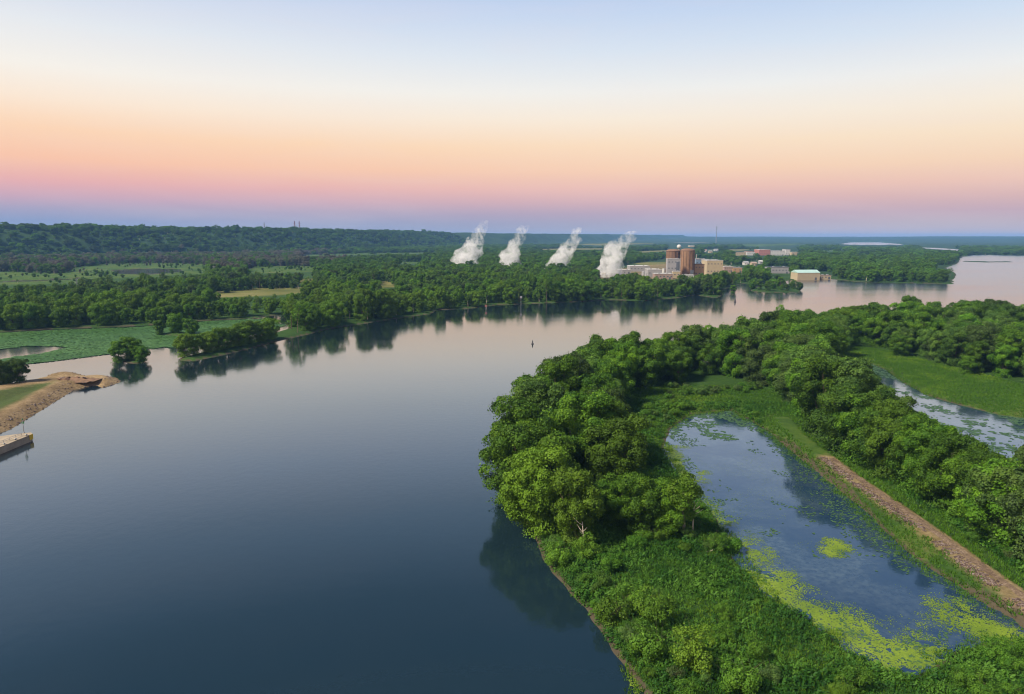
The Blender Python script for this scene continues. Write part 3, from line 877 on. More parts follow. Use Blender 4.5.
# marsh grass round the pond, along the levee and over the meadow
x, y = spread(20, 420, 95, 470, 1.5, rg)
xh, yh = spread(-270, -120, 230, 360, 1.2, rg)
hm = (RNG.random(len(xh)) < .4) & (sd(xh, yh, PP([(-60, 400), (0, 396.5), (30, 391), (57, 387), (32, 401), (0, 418), (-60, 447)])) > -1) | (sd(xh, yh, PP([(-60, 383), (0, 386), (28, 383), (20, 387), (0, 391.5), (-60, 396)])) > -1) & (RNG.random(len(xh)) < .4)
s2 = sd(x, y, N2); sp_ = sd(x, y, POND); s3 = sd(x, y, N3)
ldd = pd(x, y, LEVEE)
m = ((s2 > -2) | (s3 > -2) | ((sp_ > -48) & (sp_ < np.where(fbm(x, y, 6, 62, 3) > .02, 2.6, -.3))) | ((ldd < 12) & (ldd > 3.4))) & (sd(x, y, BACK) < -.3) & (ldd > 2.6)
x, y = np.append(x[m], xh[hm]), np.append(y[m], yh[hm])
z, s, _ = height(x, y)
u, v = proj(x, y, z)
m = (u > -20) & (u < 1060) & (v < 740) & (s > -3.5)
x, y, z = x[m], y[m], z[m]
V, F, Tn = grass_proto(6, 22, .95, .75)
tn = np.clip(.22 + fbm(x, y, 20, 59) * 1.7 + fbm(x, y, 4, 60, 2) * .9 + RNG.normal(0, .08, len(x)), 0, .6)
tn = np.where(x < 0, tn * .4, tn)
vg = pd(x, y, LEVEE)
tn = np.where((vg < 15) & (x > 0), tn * .45, tn)
merge('marsh_grass', V, F, Tn, np.stack([x, y, np.maximum(z, 0)], 1), rg.uniform(0, 6.28, len(x)), rg.uniform(.6, 1.3, len(x)), GRASS, 'green marsh grass around the pond, levee and meadow', 'grass', tn)
print('grass', len(x))

def flecks(name, x, y, z, rad, tint, mat, label, cat, seed=1, n=7, cup=0.0):
    g = np.random.default_rng(seed)
    k = len(x)
    a = np.linspace(0, 2 * np.pi, n, endpoint=False)[None] + g.uniform(0, 6, (k, 1))
    rr = rad[:, None] * g.uniform(.65, 1.15, (k, n))
    tl = g.normal(0, cup, (k, 2))
    cx, sy = np.cos(a) * rr, np.sin(a) * rr
    V = np.stack([x[:, None] + cx, y[:, None] + sy, z[:, None] + cx * tl[:, :1] + sy * tl[:, 1:]], 2).reshape(-1, 3)
    F = np.arange(k * n).reshape(k, n)
    o = link(name, np_mesh(name, V, F, mat, False, {'tint': ('FACE', tint)}))
    return tag(o, label, cat, None, 'stuff')

# duckweed on the pond and by the river bank
SCUM = PP([(668, 440), (690, 470), (715, 512), (745, 545), (765, 572), (800, 592), (840, 612), (880, 636), (925, 640), (958, 645), (940, 668), (905, 690), (850, 660), (795, 622), (750, 590), (725, 556), (700, 510), (670, 470), (655, 445)])
SCUM2 = PP([(945, 606), (980, 612), (1024, 632), (1060, 655), (1024, 652), (975, 641), (950, 632)])
SCUM3 = PP([(815, 546), (828, 539), (845, 542), (853, 551), (840, 558), (822, 555)])
SCUM4 = PP([(612, 650), (630, 668), (648, 690), (640, 705), (618, 690), (606, 664)])
x = rg.uniform(20, 190, 900000); y = rg.uniform(95, 240, 900000)
ip = sd(x, y, POND)
f = np.maximum.reduce([(sd(x, y, SCUM) + 3.6) * .17, (sd(x, y, SCUM2) + 2.5) * .2, sd(x, y, SCUM3) * .35 + .25, sd(x, y, SCUM4) * .2])
dens = f + fbm(x, y, 7, 81, 4) * 2.2 + fbm(x, y, 1.6, 82, 2) * .8
thin = (rg.random(len(x)) < .10) & (fbm(x, y, 12, 83) > .0)
inr = (ip > -.2) | (sd(x, y, SCUM4) > -1)
m = inr & ((rg.random(len(x)) < np.clip((dens + .1) * .7, 0, .75)) & (f > -1.3) & (fbm(x, y, 4.5, 80, 3) > -.16) | (thin & (rg.random(len(x)) < .5)))
x, y, dens = x[m], y[m], dens[m]
flecks('duckweed', x, y, np.full(len(x), .075) + rg.uniform(0, .02, len(x)), rg.uniform(.06, .20, len(x)) * np.clip(.6 + dens * .6, .5, 1.6),
       np.clip(.3 + fbm(x, y, 5, 85) * 1.3 + rg.normal(0, .15, len(x)), 0, 1), DUCK, 'bright yellow-green duckweed mats floating on the pond', 'duckweed', 2)
print('duckweed', len(x))
# water-lily pads scattered over pond and backwater
x = rg.uniform(20, 420, 260000); y = rg.uniform(95, 480, 260000)
ip, ib = sd(x, y, POND), sd(x, y, BACK)
shade_side = sd(x, y, PP([(775, 425), (800, 455), (835, 482), (870, 525), (912, 568), (900, 590), (862, 560), (830, 520), (800, 480), (772, 452)]))
dens = fbm(x, y, 11, 86, 4) * 1.6 + fbm(x, y, 2.5, 87, 2) * .8 + np.where((ip > 0) & (ip < 7), .30, 0) + np.where(shade_side > 0, .36, 0) + np.where(ib > -1, .18, 0)
top = sd(x, y, PP([(668, 432), (690, 414), (730, 411), (765, 430), (750, 450), (700, 450)]))
dens += np.where(top > 0, .22, 0)
m = ((ip > 0) & (dens > .40)) | ((ib > 0) & (dens > .24))
x, y, dens = x[m], y[m], dens[m]
far = np.hypot(x, y) > 260
flecks('lily_pads', x, y, np.full(len(x), .10) + rg.uniform(0, .03, len(x)), rg.uniform(.16, .40, len(x)) * np.where(far, 1.9, 1), rg.random(len(x)) * .7,
       PADS, 'small green lily pads dotted over pond and backwater', 'lily pads', 3, 7, .04)
print('pads', len(x))
# lotus bed on the far side of the river
LBED = PP([(-60, 374), (0, 368), (25, 364), (60, 360), (100, 355), (140, 350), (165, 347), (185, 349), (215, 343), (262, 332), (284, 326), (262, 319), (200, 322), (140, 327), (60, 330), (0, 333), (-60, 336)])
OPEN = PP([(-60, 366), (0, 360), (28, 356), (60, 350), (78, 348), (60, 345), (20, 346), (0, 349), (-60, 356)])
lo, hi = LBED.min(0), LBED.max(0)
x = rg.uniform(lo[0], hi[0], 150000); y = rg.uniform(lo[1], hi[1], 150000)
dens = np.minimum(sd(x, y, LBED) * .09, 1) + fbm(x, y, 22, 88, 5) * 1.4 + .25 - np.clip(.9 + sd(x, y, OPEN) * .07, 0, 1.6) * (1.35 + 1.6 * fbm(x, y, 40, 89))
u, v = proj(x, y, .3)
m = (sd(x, y, LBED) > -2) & (dens > .18) & (u > -40)
x, y = x[m], y[m]
flecks('lotus_bed', x, y, rg.uniform(.05, .40, len(x)), rg.uniform(.5, 1.1, len(x)), np.clip(.42 + fbm(x, y, 30, 90) * .9 + rg.normal(0, .16, len(x)), 0, 1), LOTUS,
       'wide green lotus bed covering the shallows behind the spit', 'lotus', 4, 7, .07)
print('lotus', len(x))

# ------------------------------------------------------------------ shrubs
SK = []
for k, (Hh, Rr, nl, lr) in enumerate([(4.2, 2.6, 26, 1.0), (3.2, 2.4, 22, .9), (5.2, 2.3, 26, 1.0)]):
    cm, B = crown('foliage', 300 + k, Hh, Rr, .3, nl, lr, 120, .28, mat=SHRUB)
    SK.append((cm, trunk('stem', 320 + k, Hh, .5, B, .09), Hh))
def place_shrub(x, y, k, sc, rz, tone, label, group, z):
    e = empty('shrub', (x, y, z), rz); e.scale = (sc, sc, sc)
    tag(e, label, 'shrub', group)
    link('stem', SK[k][1], e); c = link('foliage', SK[k][0], e); c['tone'] = float(tone)
SHR = [((690, 668), 2, 7.2, .75, 'tall yellow-green shrub standing out in the near scrub'), ((655, 622), 0, 5.6, .35, 'round bright shrub uphill of the tall yellow-green shrub'),
       ((629, 612), 0, 5.2, .2, 'large green shrub in the middle of the scrub slope'), ((612, 622), 1, 4.2, .3, 'round shrub just above the river bank notch'),
       ((652, 656), 1, 4.6, .15, 'mid-green shrub between tall yellow-green shrub and river bank'), ((560, 562), 1, 4.0, .4, 'light green shrub under the nearest riverside tree'),
       ((586, 560), 2, 5.5, .45, 'slim pale-stemmed young shrub behind the river bank'), ((607, 572), 0, 3.8, .0, 'dark round shrub among the ground cover'),
       ((742, 690), 1, 4.4, .2, 'bright shrub at the bottom edge of the photo'), ((855, 690), 0, 3.6, .05, 'dark green shrub at the foot of the duckweed mat')]
sxy = []
for (px, k, h, tone, label) in SHR:
    p = P(px[0], px[1], 1.0); z = float(zat(p[0], p[1])[0])
    place_shrub(p[0], p[1], k, h / SK[k][2], rg.uniform(0, 6.28), tone, label, None, max(z, 0)); sxy.append(p[:2])
sxy = np.array(sxy)
x, y = spread(-20, 190, 95, 330, 5.2, rg)
s1, si, ip, ld = sd(x, y, N1), sd(x, y, ISLAND), sd(x, y, POND), pd(x, y, LEVEE)
u, v = proj(x, y, 1)
dsp = np.sqrt(((x[:, None] - sxy[None, :, 0]) ** 2 + (y[:, None] - sxy[None, :, 1]) ** 2).min(1))
edge = (ip < -3) & (ip > -9)
m = (s1 > -3) & (si > 1.2) & (ip < -3) & (ld > 8) & (u > -10) & (u < 1040) & (v < 720) & (dsp > 3.5)
dn = fbm(x, y, 22, 95) + np.where((v > 375) & (v < 430), .16, 0) + np.where((si < 9) & (v > 520), .35, 0) + np.where((v > 600) & (u < 860), .12, 0) - np.where(v < 480, .1, 0)
m &= dn > np.where(v > 560, .12, .07)
x, y, si, u, v, ip = x[m], y[m], si[m], u[m], v[m], ip[m]
zs = zat(x, y)
bank = sorted([i for i in range(len(x)) if si[i] < 7], key=lambda i: np.hypot(x[i], y[i]))
bo = {i: q for q, i in enumerate(bank)}
for i in range(len(x)):
    tone = float(np.clip(fbm(x[i:i+1], y[i:i+1], 20, 96)[0] * 1.0 + rg.normal(0, .15), -.2, .5))
    sz = rg.uniform(.38, .85)
    w = 'small' if sz < .7 else 'full'
    if i in bo and bo[i] < len(ORD):
        label, group = f'{shade(tone)} shrub, {ORD[bo[i]]} nearest along the river bank of the scrub', 'shrubs along the river bank'
    else:
        pl = 'near scrub' if v[i] > 600 else 'middle of the scrub' if v[i] > 530 else 'grassy margin of the pond'
        label, group = f'{w} {shade(tone)} shrub rising from the ground cover in the {pl}', f'{w} {shade(tone)} shrubs in the {pl}'
    place_shrub(x[i], y[i], int(rg.integers(3)), sz, rg.uniform(0, 6.28), tone, label, group, float(zs[i]))
print('shrubs', len(x))

def snag(px, h, label, seed):
    rg_ = random.Random(seed); p = P(px[0], px[1], .8)
    e = empty('dead_tree', (p[0], p[1], float(zat(p[0], p[1])[0]))); tag(e, label, 'dead tree')
    lx = rg_.uniform(-.12, .12) * h
    MB().tube([(0, 0, -.6), (lx * .4, 0, h * .5), (lx, .2, h)], [.26, .18, .05], 7).build('trunk', PALE, e, True)
    for q_ in range(5):
        f_ = rg_.uniform(.4, .9); a_ = rg_.uniform(0, 6.28); L_ = h * rg_.uniform(.14, .3)
        b0 = Vector((lx * f_, 0, h * f_)); b1 = b0 + Vector((math.cos(a_) * L_, math.sin(a_) * L_, L_ * .8))
        MB().tube([b0, b0.lerp(b1, .5) + Vector((0, 0, -.15)), b1], [.10, .07, .03], 5).build('limb', PALE, e, True)
snag((584, 556), 8, 'bare pale snag standing in the scrub below the nearest riverside tree', 3)
snag((692, 538), 9, 'bare leaning snag next to the pale-trunked tree at the pond corner', 5)

# fallen tree at the pond edge
e = empty('fallen_tree', P(706, 553, .9), 0)
tag(e, 'fallen pale-trunked tree leaning out from the bank over the pond', 'tree')
a, b = P(706, 553, .9), P(728, 545, 1.6)
dv = b - a
MB().tube([(0, 0, 0), tuple(dv * .5 + np.array([0, 0, .2])), tuple(dv)], [.32, .25, .12], 8).build('trunk', PALE, e, True)
cm, B = crown('crown', 400, 4.5, 3.6, .2, 20, 1.1, 120, .32, mat=SHRUB)
c = link('crown', cm, e); c.location = (float(dv[0]), float(dv[1]), -1.0); c['tone'] = 0.0

# ------------------------------------------------------------------ levee road and riprap
def strip(line, half, z, mat, name, label, kind, off=0.0, step=2.0, wob=.25):
    pts = []
    for i in range(len(line) - 1):
        a, b = line[i], line[i + 1]; L = np.linalg.norm(b - a); k = max(1, int(L / step))
        for q in range(k): pts.append(a + (b - a) * q / k)
    pts = np.array(pts + [line[-1]])
    for _ in range(8): pts[1:-1] = (pts[:-2] + pts[1:-1] * 2 + pts[2:]) / 4
    t = np.gradient(pts, axis=0); t = t / np.linalg.norm(t, axis=1, keepdims=True)
    nrm = np.stack([t[:, 1], -t[:, 0]], 1)
    V, F = [], []
    for i in range(len(pts)):
        w1, w2 = half + random.uniform(-wob, wob), half + random.uniform(-wob, wob)
        for o_ in (-w1, -w1 * .33, w2 * .33, w2):
            q = pts[i] + nrm[i] * (o_ + off)
            V.append((q[0], q[1], z + (.05 if abs(o_) < half * .5 else 0)))
    for i in range(len(pts) - 1):
        for k in range(3): F.append((4 * i + k, 4 * i + k + 1, 4 * i + k + 5, 4 * i + k + 4))
    o = MB().add(V, F).build(name, mat); tag(o, label, None, None, kind)
    return pts, nrm
def road_mat():
    m, nt, out = new_mat('dirt road'); g = N(nt); co = g.coord()
    f = g.math('ADD', g.math('MULTIPLY', g.noise(co, .25, 5, .7), .5), g.math('MULTIPLY', g.noise(co, 2.0, 4, .7), .5))
    c = g.ramp(f, [(.34, (.065, .044, .03)), (.5, (.135, .096, .066)), (.64, (.25, .19, .135))])
    b = g.n('ShaderNodeBsdfPrincipled', i_Roughness=.95); b.inputs['Specular IOR Level'].default_value = .1
    g.l(c, b.inputs['Base Color']); g.l(b.outputs[0], out.inputs[0]); return m
ROAD = road_mat()
LROAD = np.vstack([PP([(828, 458, 2)]), LEVEE[3:]])
pts, nrm = strip(LROAD, 1.0, 2.08, ROAD, 'dirt_road', 'tan dirt road along the top of the levee', 'structure', -1.0)
tr = PP([(-60, 401), (-20, 396), (0, 392.5), (30, 387.5), (64, 382), (94, 381)])
# rocks down the pond side of the levee and along the spit
ico_V, ico_F = [], []
ph = (1 + 5 ** .5) / 2
ico_V = np.array([(-1, ph, 0), (1, ph, 0), (-1, -ph, 0), (1, -ph, 0), (0, -1, ph), (0, 1, ph), (0, -1, -ph), (0, 1, -ph), (ph, 0, -1), (ph, 0, 1), (-ph, 0, -1), (-ph, 0, 1)]) / 1.9
ico_F = np.array([(0, 11, 5), (0, 5, 1), (0, 1, 7), (0, 7, 10), (0, 10, 11), (1, 5, 9), (5, 11, 4), (11, 10, 2), (10, 7, 6), (7, 1, 8), (3, 9, 4), (3, 4, 2), (3, 2, 6), (3, 6, 8), (3, 8, 9), (4, 9, 5), (2, 4, 11), (6, 2, 10), (8, 6, 7), (9, 8, 1)])
ico_V = ico_V * RNG.uniform(.75, 1.2, (12, 1)) * np.array([1, 1, .65])
k = RNG.integers(len(pts), size=4600)
off = RNG.uniform(.5, 3.0, len(k))
q = pts[k] + nrm[k] * off[:, None] + RNG.normal(0, .5, (len(k), 2))
u, v = proj(q[:, 0], q[:, 1], 1.5)
m = (u < 1060) & (v < 720) & (fbm(q[:, 0], q[:, 1], 9, 99) > -.14)
q = q[m]
zq = zat(q[:, 0], q[:, 1])
def rocks(name, q, zq, size, label, mat):
    n = len(q)
    o = merge(name, ico_V, ico_F, np.zeros(20), np.stack([q[:, 0], q[:, 1], zq + .05], 1), RNG.uniform(0, 6.28, n), size, mat, label, 'rocks')
rock_m, nt, out = new_mat('rubble'); g = N(nt)
r_ = g.attr('tint'); cc = g.ramp(r_, [(0, (.04, .024, .020)), (.4, (.085, .054, .044)), (.7, (.14, .10, .085)), (1, (.22, .185, .165))])
b_ = g.n('ShaderNodeBsdfPrincipled', i_Roughness=.9); g.l(cc, b_.inputs['Base Color']); g.l(b_.outputs[0], out.inputs[0])
def rocks2(name, q, zq, size, label, tl, th):
    n = len(q)
    o = merge(name, ico_V, ico_F, np.zeros(20), np.stack([q[:, 0], q[:, 1], zq + .05], 1), RNG.uniform(0, 6.28, n), size, rock_m, label, 'rocks', RNG.uniform(tl, th, n))
rocks2('riprap', q, zq, RNG.uniform(.09, .30, len(q)) * RNG.choice([.8, 1, 1.5], len(q), p=[.5, .4, .1]), 'reddish grey rubble stones on the pond side of the levee', 0, .95)
# spit edge stones
x = RNG.uniform(-300, -150, 30000); y = RNG.uniform(220, 360, 30000)
s_ = sd(x, y, SPIT)
m = (s_ > -1) & (s_ < 6) & (RNG.random(len(x)) < .22)
x, y = x[m], y[m]
u, v = proj(x, y, 0)
m = (u > -30)
x, y = x[m], y[m]
rocks2('shore_stones', np.stack([x, y], 1), zat(x, y), RNG.uniform(.12, .5, len(x)) * RNG.uniform(.6, 1.3, len(x)), 'brown stones along the waterline of the earth spit', .35, .95)
print('stones', len(x), len(q))
# spoil heap on the spit
e = empty('spoil_heap', P(72, 379, 3.0), 0)
tag(e, 'dark spoil heap of broken slabs on top of the earth spit', 'spoil heap')
for (ox, oy, sx, sy, h, mt, nm) in ((0, 0, 11, 6, 1.7, EARTH, 'earth_mound'), (7, 1, 6, 4, 1.1, EARTH, 'earth_mound'), (-7, 1.5, 6, 4, 1.0, EARTH, 'earth_mound')):
    gx, gy = np.meshgrid(np.linspace(-1, 1, 26), np.linspace(-1, 1, 26), indexing='ij')
    rr = np.hypot(gx, gy)
    zz = h * np.clip(1 - rr, 0, 1) ** .8 * (1 + 1.2 * fbm(gx * 6 + ox, gy * 6, 2, 7)) - .6
    ii, jj = np.meshgrid(np.arange(25), np.arange(25), indexing='ij'); qq = (ii * 26 + jj).ravel()
    me = np_mesh(nm, np.stack([gx.ravel() * sx + ox, gy.ravel() * sy + oy, zz.ravel()], 1), np.stack([qq, qq + 26, qq + 27, qq + 1], 1), mt, True)
    link(nm, me, e)
for k in range(9):
    m_ = MB().box(-1.1, 1.1, -.7, .7, -.15, .15)
    o = m_.build('slab', BROWN2 if k % 3 else ROCK, e)
    o.location = (random.uniform(-5, 9), random.uniform(-4, 0), random.uniform(.3, .8)); o.rotation_euler = (random.uniform(-.6, .6), random.uniform(-.6, .6), random.uniform(0, 3))

# ------------------------------------------------------------------ lock wall
z1 = 2.6
base = P(32, 441, 0)
e = empty('guide_wall', base, 0)
tag(e, 'low concrete lock guide wall with yellow painted end in the river', 'wall')
q = [P(32, 434, z1)[:2], P(30.5, 432.4, z1)[:2], P(0, 436.2, z1)[:2], P(-70, 445, z1)[:2], P(-70, 475, z1)[:2], P(0, 447, z1)[:2]]
loc = [(p[0] - base[0], p[1] - base[1]) for p in q]
MB().prism(loc[::-1], -3, z1 - .35).build('wall', CONC, e)
cen = np.mean(loc, 0)
big = [tuple(cen + (np.array(p) - cen) * 1.012) for p in loc]
MB().prism(big[::-1], z1 - .35, z1).build('coping', CONC, e)
c0 = np.array(big[0]); d0 = np.array(big[5]) - c0; d0 /= np.linalg.norm(d0); n0 = np.array([-d0[1], d0[0]])
n0 = n0 if n0 @ (np.array(big[1]) - c0) > 0 else -n0
a_ = c0 - n0 * .06; 
MB().prism([tuple(c0 - n0 * .06 - d0 * .08), tuple(c0 + d0 * 1.7 - n0 * .06), tuple(c0 + d0 * 1.7 + n0 * .02), tuple(c0 + n0 * .02 - d0 * .08)], .7, z1 + .04).build('yellow_marking', YEL, e)
ra = MB()
for k in range(9):
    f0 = c0 + d0 * (2.5 + k * 3) + n0 * 2.2
    ra.tube([(f0[0], f0[1], z1), (f0[0], f0[1], z1 + 1.1)], .06, 6)
for h in (.55, 1.1):
    f0, f1 = c0 + d0 * 2.5 + n0 * 2.2, c0 + d0 * 26.5 + n0 * 2.2
    ra.tube([(f0[0], f0[1], z1 + h), (f1[0], f1[1], z1 + h)], .05, 6)
ra.build('railing', STEEL, e)
for k in range(4):
    f0 = c0 + d0 * (2.2 + k * 5.5) + n0 * .7
    MB().lathe([(.28, z1), (.24, z1 + .35), (.4, z1 + .42), (.4, z1 + .55), (.2, z1 + .6)], f0[0], f0[1], 12).build('bollard', STEEL, e, True)
lp = P(24, 433, z1)
e = empty('light_mast', lp, 0)
tag(e, 'slim grey navigation light mast standing on the guide wall end', 'mast')
MB().lathe([(.35, 0), (.35, .2), (.13, .25), (.09, 5.0), (.07, 5.1)], 0, 0, 10).build('pole', STEEL, e)
MB().lathe([(.2, 5.1), (.22, 5.15), (.22, 5.5), (.05, 5.65)], 0, 0, 10).build('lantern', GREENP, e)
MB().box(-.5, .5, -.04, .04, 3.6, 4.4).build('sign_board', GREENP, e)

# ------------------------------------------------------------------ buoys and marks on the river
def buoy(px, h, mt, label):
    e = empty('buoy', P(px[0], px[1], 0)); tag(e, label, 'buoy')
    MB().lathe([(.5, -.6), (1.0 * h / 3, -.2), (1.0 * h / 3, .45), (.55 * h / 3, .6), (.45 * h / 3, h * .75), (.1, h * .8)], 0, 0, 16).build('float', mt, e, True)
    MB().lathe([(.12, h * .8), (.3, h * .84), (.3, h * .98), (.08, h)], 0, 0, 10).build('lantern', mt, e, True)
buoy((532.5, 344), 2.6, BLACK, 'small dark channel buoy alone on the open river')
buoy((735, 302), 4.6, BLACK, 'taller dark channel buoy on the river off the flooded islet')
for px, h, lab in (((486, 309.5), 5, 'short pinkish daymark post at the far shore by the wood'), ((521, 306), 11, 'tall grey daymark pole at the far shore below the steam')):
    e = empty('daymark', P(px[0], px[1], 0)); tag(e, lab, 'daymark')
    MB().tube([(0, 0, -1), (0, 0, h)], .25, 8).build('pole', STEEL, e)
    MB().prism([(-1.2, -.3), (1.2, -.3), (1.2, -.12), (-1.2, -.12)], h - 2.4, h).build('board', RUST if h < 8 else GREYW, e)

# ------------------------------------------------------------------ power plant and town
def frame_at(u0, u1, vb):
    pc = P((u0 + u1) / 2, vb, 1.2)
    d = pc[1] * CP + (CAMZ - 1.2) * SP
    return pc, d / FPX           # place, metres per pixel

def building(name, label, cat, u0, u1, vt, vb, depth, wall, roof, win=0, rows=1, door=True, roofkind='flat', rz=0.0, band=None, group=None):
    pc, mp = frame_at(u0, u1, vb)
    w, h = (u1 - u0) * mp, (vb - vt) * mp
    e = empty(name, (pc[0], pc[1], .9), rz); tag(e, label, cat, group)
    MB().box(-w / 2, w / 2, 0, depth, -1, h).build('wall', wall, e)
    if roofkind == 'gable':
        MB().add([(-w / 2 - .4, -.4, h), (w / 2 + .4, -.4, h), (w / 2 + .4, depth + .4, h), (-w / 2 - .4, depth + .4, h), (-w / 2 - .4, depth / 2, h + depth * .18), (w / 2 + .4, depth / 2, h + depth * .18)],
                 [(0, 1, 5, 4), (2, 3, 4, 5), (0, 4, 3), (1, 2, 5), (3, 2, 1, 0)]).build('roof', roof, e)
    else:
        r = MB().box(-w / 2 - .3, w / 2 + .3, -.3, depth + .3, h, h + .35)
        r.box(-w / 2 - .3, w / 2 + .3, -.3, .1, h + .35, h + .9).box(-w / 2 - .3, w / 2 + .3, depth - .1, depth + .3, h + .35, h + .9)
        r.build('roof', roof, e)
        v = MB()
        for k in range(2):
            cx = (k - .5) * w * .45
            v.box(cx - 1.5, cx + 1.5, depth * .3, depth * .3 + 3, h + .35, h + 2.0)
        v.build('roof_vent', GREYW, e)
    if band: MB().box(-w / 2, w / 2, -.12, -.004, h * band[0], h * band[1]).build('cladding_band', band[2], e)
    if win:
        m = None
        for j in range(rows):
            for k in range(win):
                cx = -w / 2 + w * (k + .5) / win; cz = h * (j + .55) / rows; ww, wh = min(1.5, w / win * .22), min(.8, h / rows * .2)
                o = MB().box(cx - ww, cx + ww, -.1, -.003, cz - wh, cz + wh).build('window', GLASS, e)
    if door:
        cx = w * .32
        MB().box(cx - 1.8, cx + 1.8, -.14, -.005, -.2, min(4, h * .6)).build('door', DGREY, e)
    return e, mp, w, h

def containment(u0, u1, vt, vb, label, mt):
    pc, mp = frame_at(u0, u1, vb)
    R, Hh = (u1 - u0) * mp / 2, (vb - vt) * mp
    e = empty('containment_building', (pc[0], pc[1] + R, .9)); tag(e, label, 'reactor building', 'twin reactor buildings')
    hw = Hh * .91
    MB().lathe([(R, -1), (R, hw)], 0, 0, 48).build('wall', mt, e)
    dm = [(R * 1.02, hw), (R * 1.02, hw + 1.0)] + [(R * math.cos(a), hw + 1.0 + (Hh - hw - 1) * math.sin(a)) for a in np.linspace(.12, 1.5, 9)]
    MB().lathe(dm, 0, 0, 48).build('dome', BROWN2, e, True)
    for k in range(7):                                  # buttress ribs
        a = -math.pi / 2 + (k - 3) * .42
        c, s = math.cos(a), math.sin(a)
        t = np.array([-s, c]); o_ = np.array([c, s])
        pts_ = [tuple(o_ * (R - .2) - t * .5), tuple(o_ * (R + .55) - t * .5), tuple(o_ * (R + .55) + t * .5), tuple(o_ * (R - .2) + t * .5)]
        MB().prism(pts_, -1, hw - .01).build('buttress', BROWN2 if k % 2 else mt, e)
    return e, R, Hh
c1, R1, H1 = containment(667, 681, 249.2, 276, 'brown domed reactor building behind the grey turbine block', BROWN2)
c2, R2, H2 = containment(681.5, 695.5, 248.6, 277, 'brown domed reactor building beside the orange annex, standing clear in front', BROWN)
MB().box(3, 9, -R2 - .7, -R2 + 1.5, 2, 13).build('equipment_hatch', DGREY, c2)

e, mp, w, h = building('turbine_building', 'grey turbine block in front of the rear reactor dome', 'building', 667, 680, 259.2, 277.5, 12, GREYW, WHITE, 4, 3)
MB().box(w * .18, w * .42, -.3, -.01, h * .1, h * .85).build('louvre', DGREY, e)
building('service_building', 'orange-tan annex against the foot of the front reactor building', 'building', 694.5, 704, 264.4, 276.5, 16, ORANGE, BROWN2, 3, 2)
building('switch_house', 'blue-grey low block behind the orange annex', 'building', 695.5, 708, 259.4, 273.5, 30, BLUEG, GREYW, 4, 2)
building('generator_hall', 'large cream hall at the end of the power plant', 'building', 706.5, 722.5, 260.6, 275, 40, CREAM, WHITE, 5, 2)
building('workshop', 'long grey workshop with a white roof left of the turbine block', 'building', 648, 662, 269.6, 277, 34, GREYW, WHITE, 4, 1)
building('store_shed', 'low pinkish-grey store nearest the shore trees', 'shed', 655, 673, 273.8, 279.3, 22, WOODM, WHITE, 5, 1)
building('long_warehouse', 'long white-roofed warehouse by the yellow field', 'warehouse', 630, 650, 266.2, 271.5, 40, GREYW, WHITE, 6, 1)
building('pump_house', 'small cream pump house between the store and the reactor building', 'building', 673, 680, 271.5, 278, 10, CREAM, WHITE, 2, 1)
building('gate_house', 'white flat-roofed low hut at the foot of the front reactor building', 'hut', 683, 694, 275, 279.2, 8, WHITE, WHITE, 3, 1)
building('stores_block', 'grey-white low stores block among the plant trees', 'building', 618, 631, 270, 274.5, 18, GREYW, WHITE, 3, 1)
building('site_office', 'pinkish office block beyond the cream hall', 'office', 724, 733, 266.6, 272.3, 14, WOODM, WHITE, 4, 2)
building('brick_shop', 'orange shed with pale roof between the hall and the shore trees', 'shed', 733, 742, 267.6, 272.4, 14, ORANGE, GREYW, 2, 1)
building('long_shed', 'long low grey shed behind the flooded islet', 'shed', 768, 791, 267.2, 273.5, 20, GREYW, DGREY, 7, 1)
building('river_warehouse', 'cream warehouse with pale green roof on the river edge', 'warehouse', 797, 820, 272.6, 279.6, 26, CREAM, TEAL, 0, 1, True, 'gable', .06)
building('quay_shed', 'low cream quay shed beside the green-roofed warehouse', 'shed', 820.6, 831, 275.4, 279, 10, CREAM, WOODM, 3, 1)
building('mill', 'red brick block at the end of the distant white works', 'building', 759, 770, 249.6, 255.4, 60, REDB, WHITE, 5, 2)
building('factory', 'white works with stepped roofs in the distant town', 'factory', 770.5, 785, 250.8, 255.4, 60, WHITE, GREYW, 5, 2)
building('silo_block', 'taller white block at the end of distant works', 'building', 785.5, 790, 249.6, 255.2, 40, WHITE, GREYW, 2, 2)
building('yellow_store', 'small pale yellow store beyond the distant white works', 'shed', 791.5, 799, 252.2, 255.3, 30, CREAM, WHITE, 2, 1)
building('row_store', 'low tan-roofed store nearer the plant in the distant town', 'building', 736, 746, 252.4, 255.6, 40, CREAM, WOODM, 4, 1)
building('white_store', 'low white store next to the tan-roofed store', 'building', 747, 755, 251.8, 255.4, 40, WHITE, REDB, 4, 1)
building('distribution_shed', 'very long white shed on the far plain above the reactor domes', 'shed', 674, 709, 242.7, 244, 120, GREYW, GREYW, 8, 1, False)
building('grain_store', 'small white store on the far plain beyond the plume', 'shed', 690, 700, 245.6, 247, 60, CREAM, WHITE, 0, 1, False)

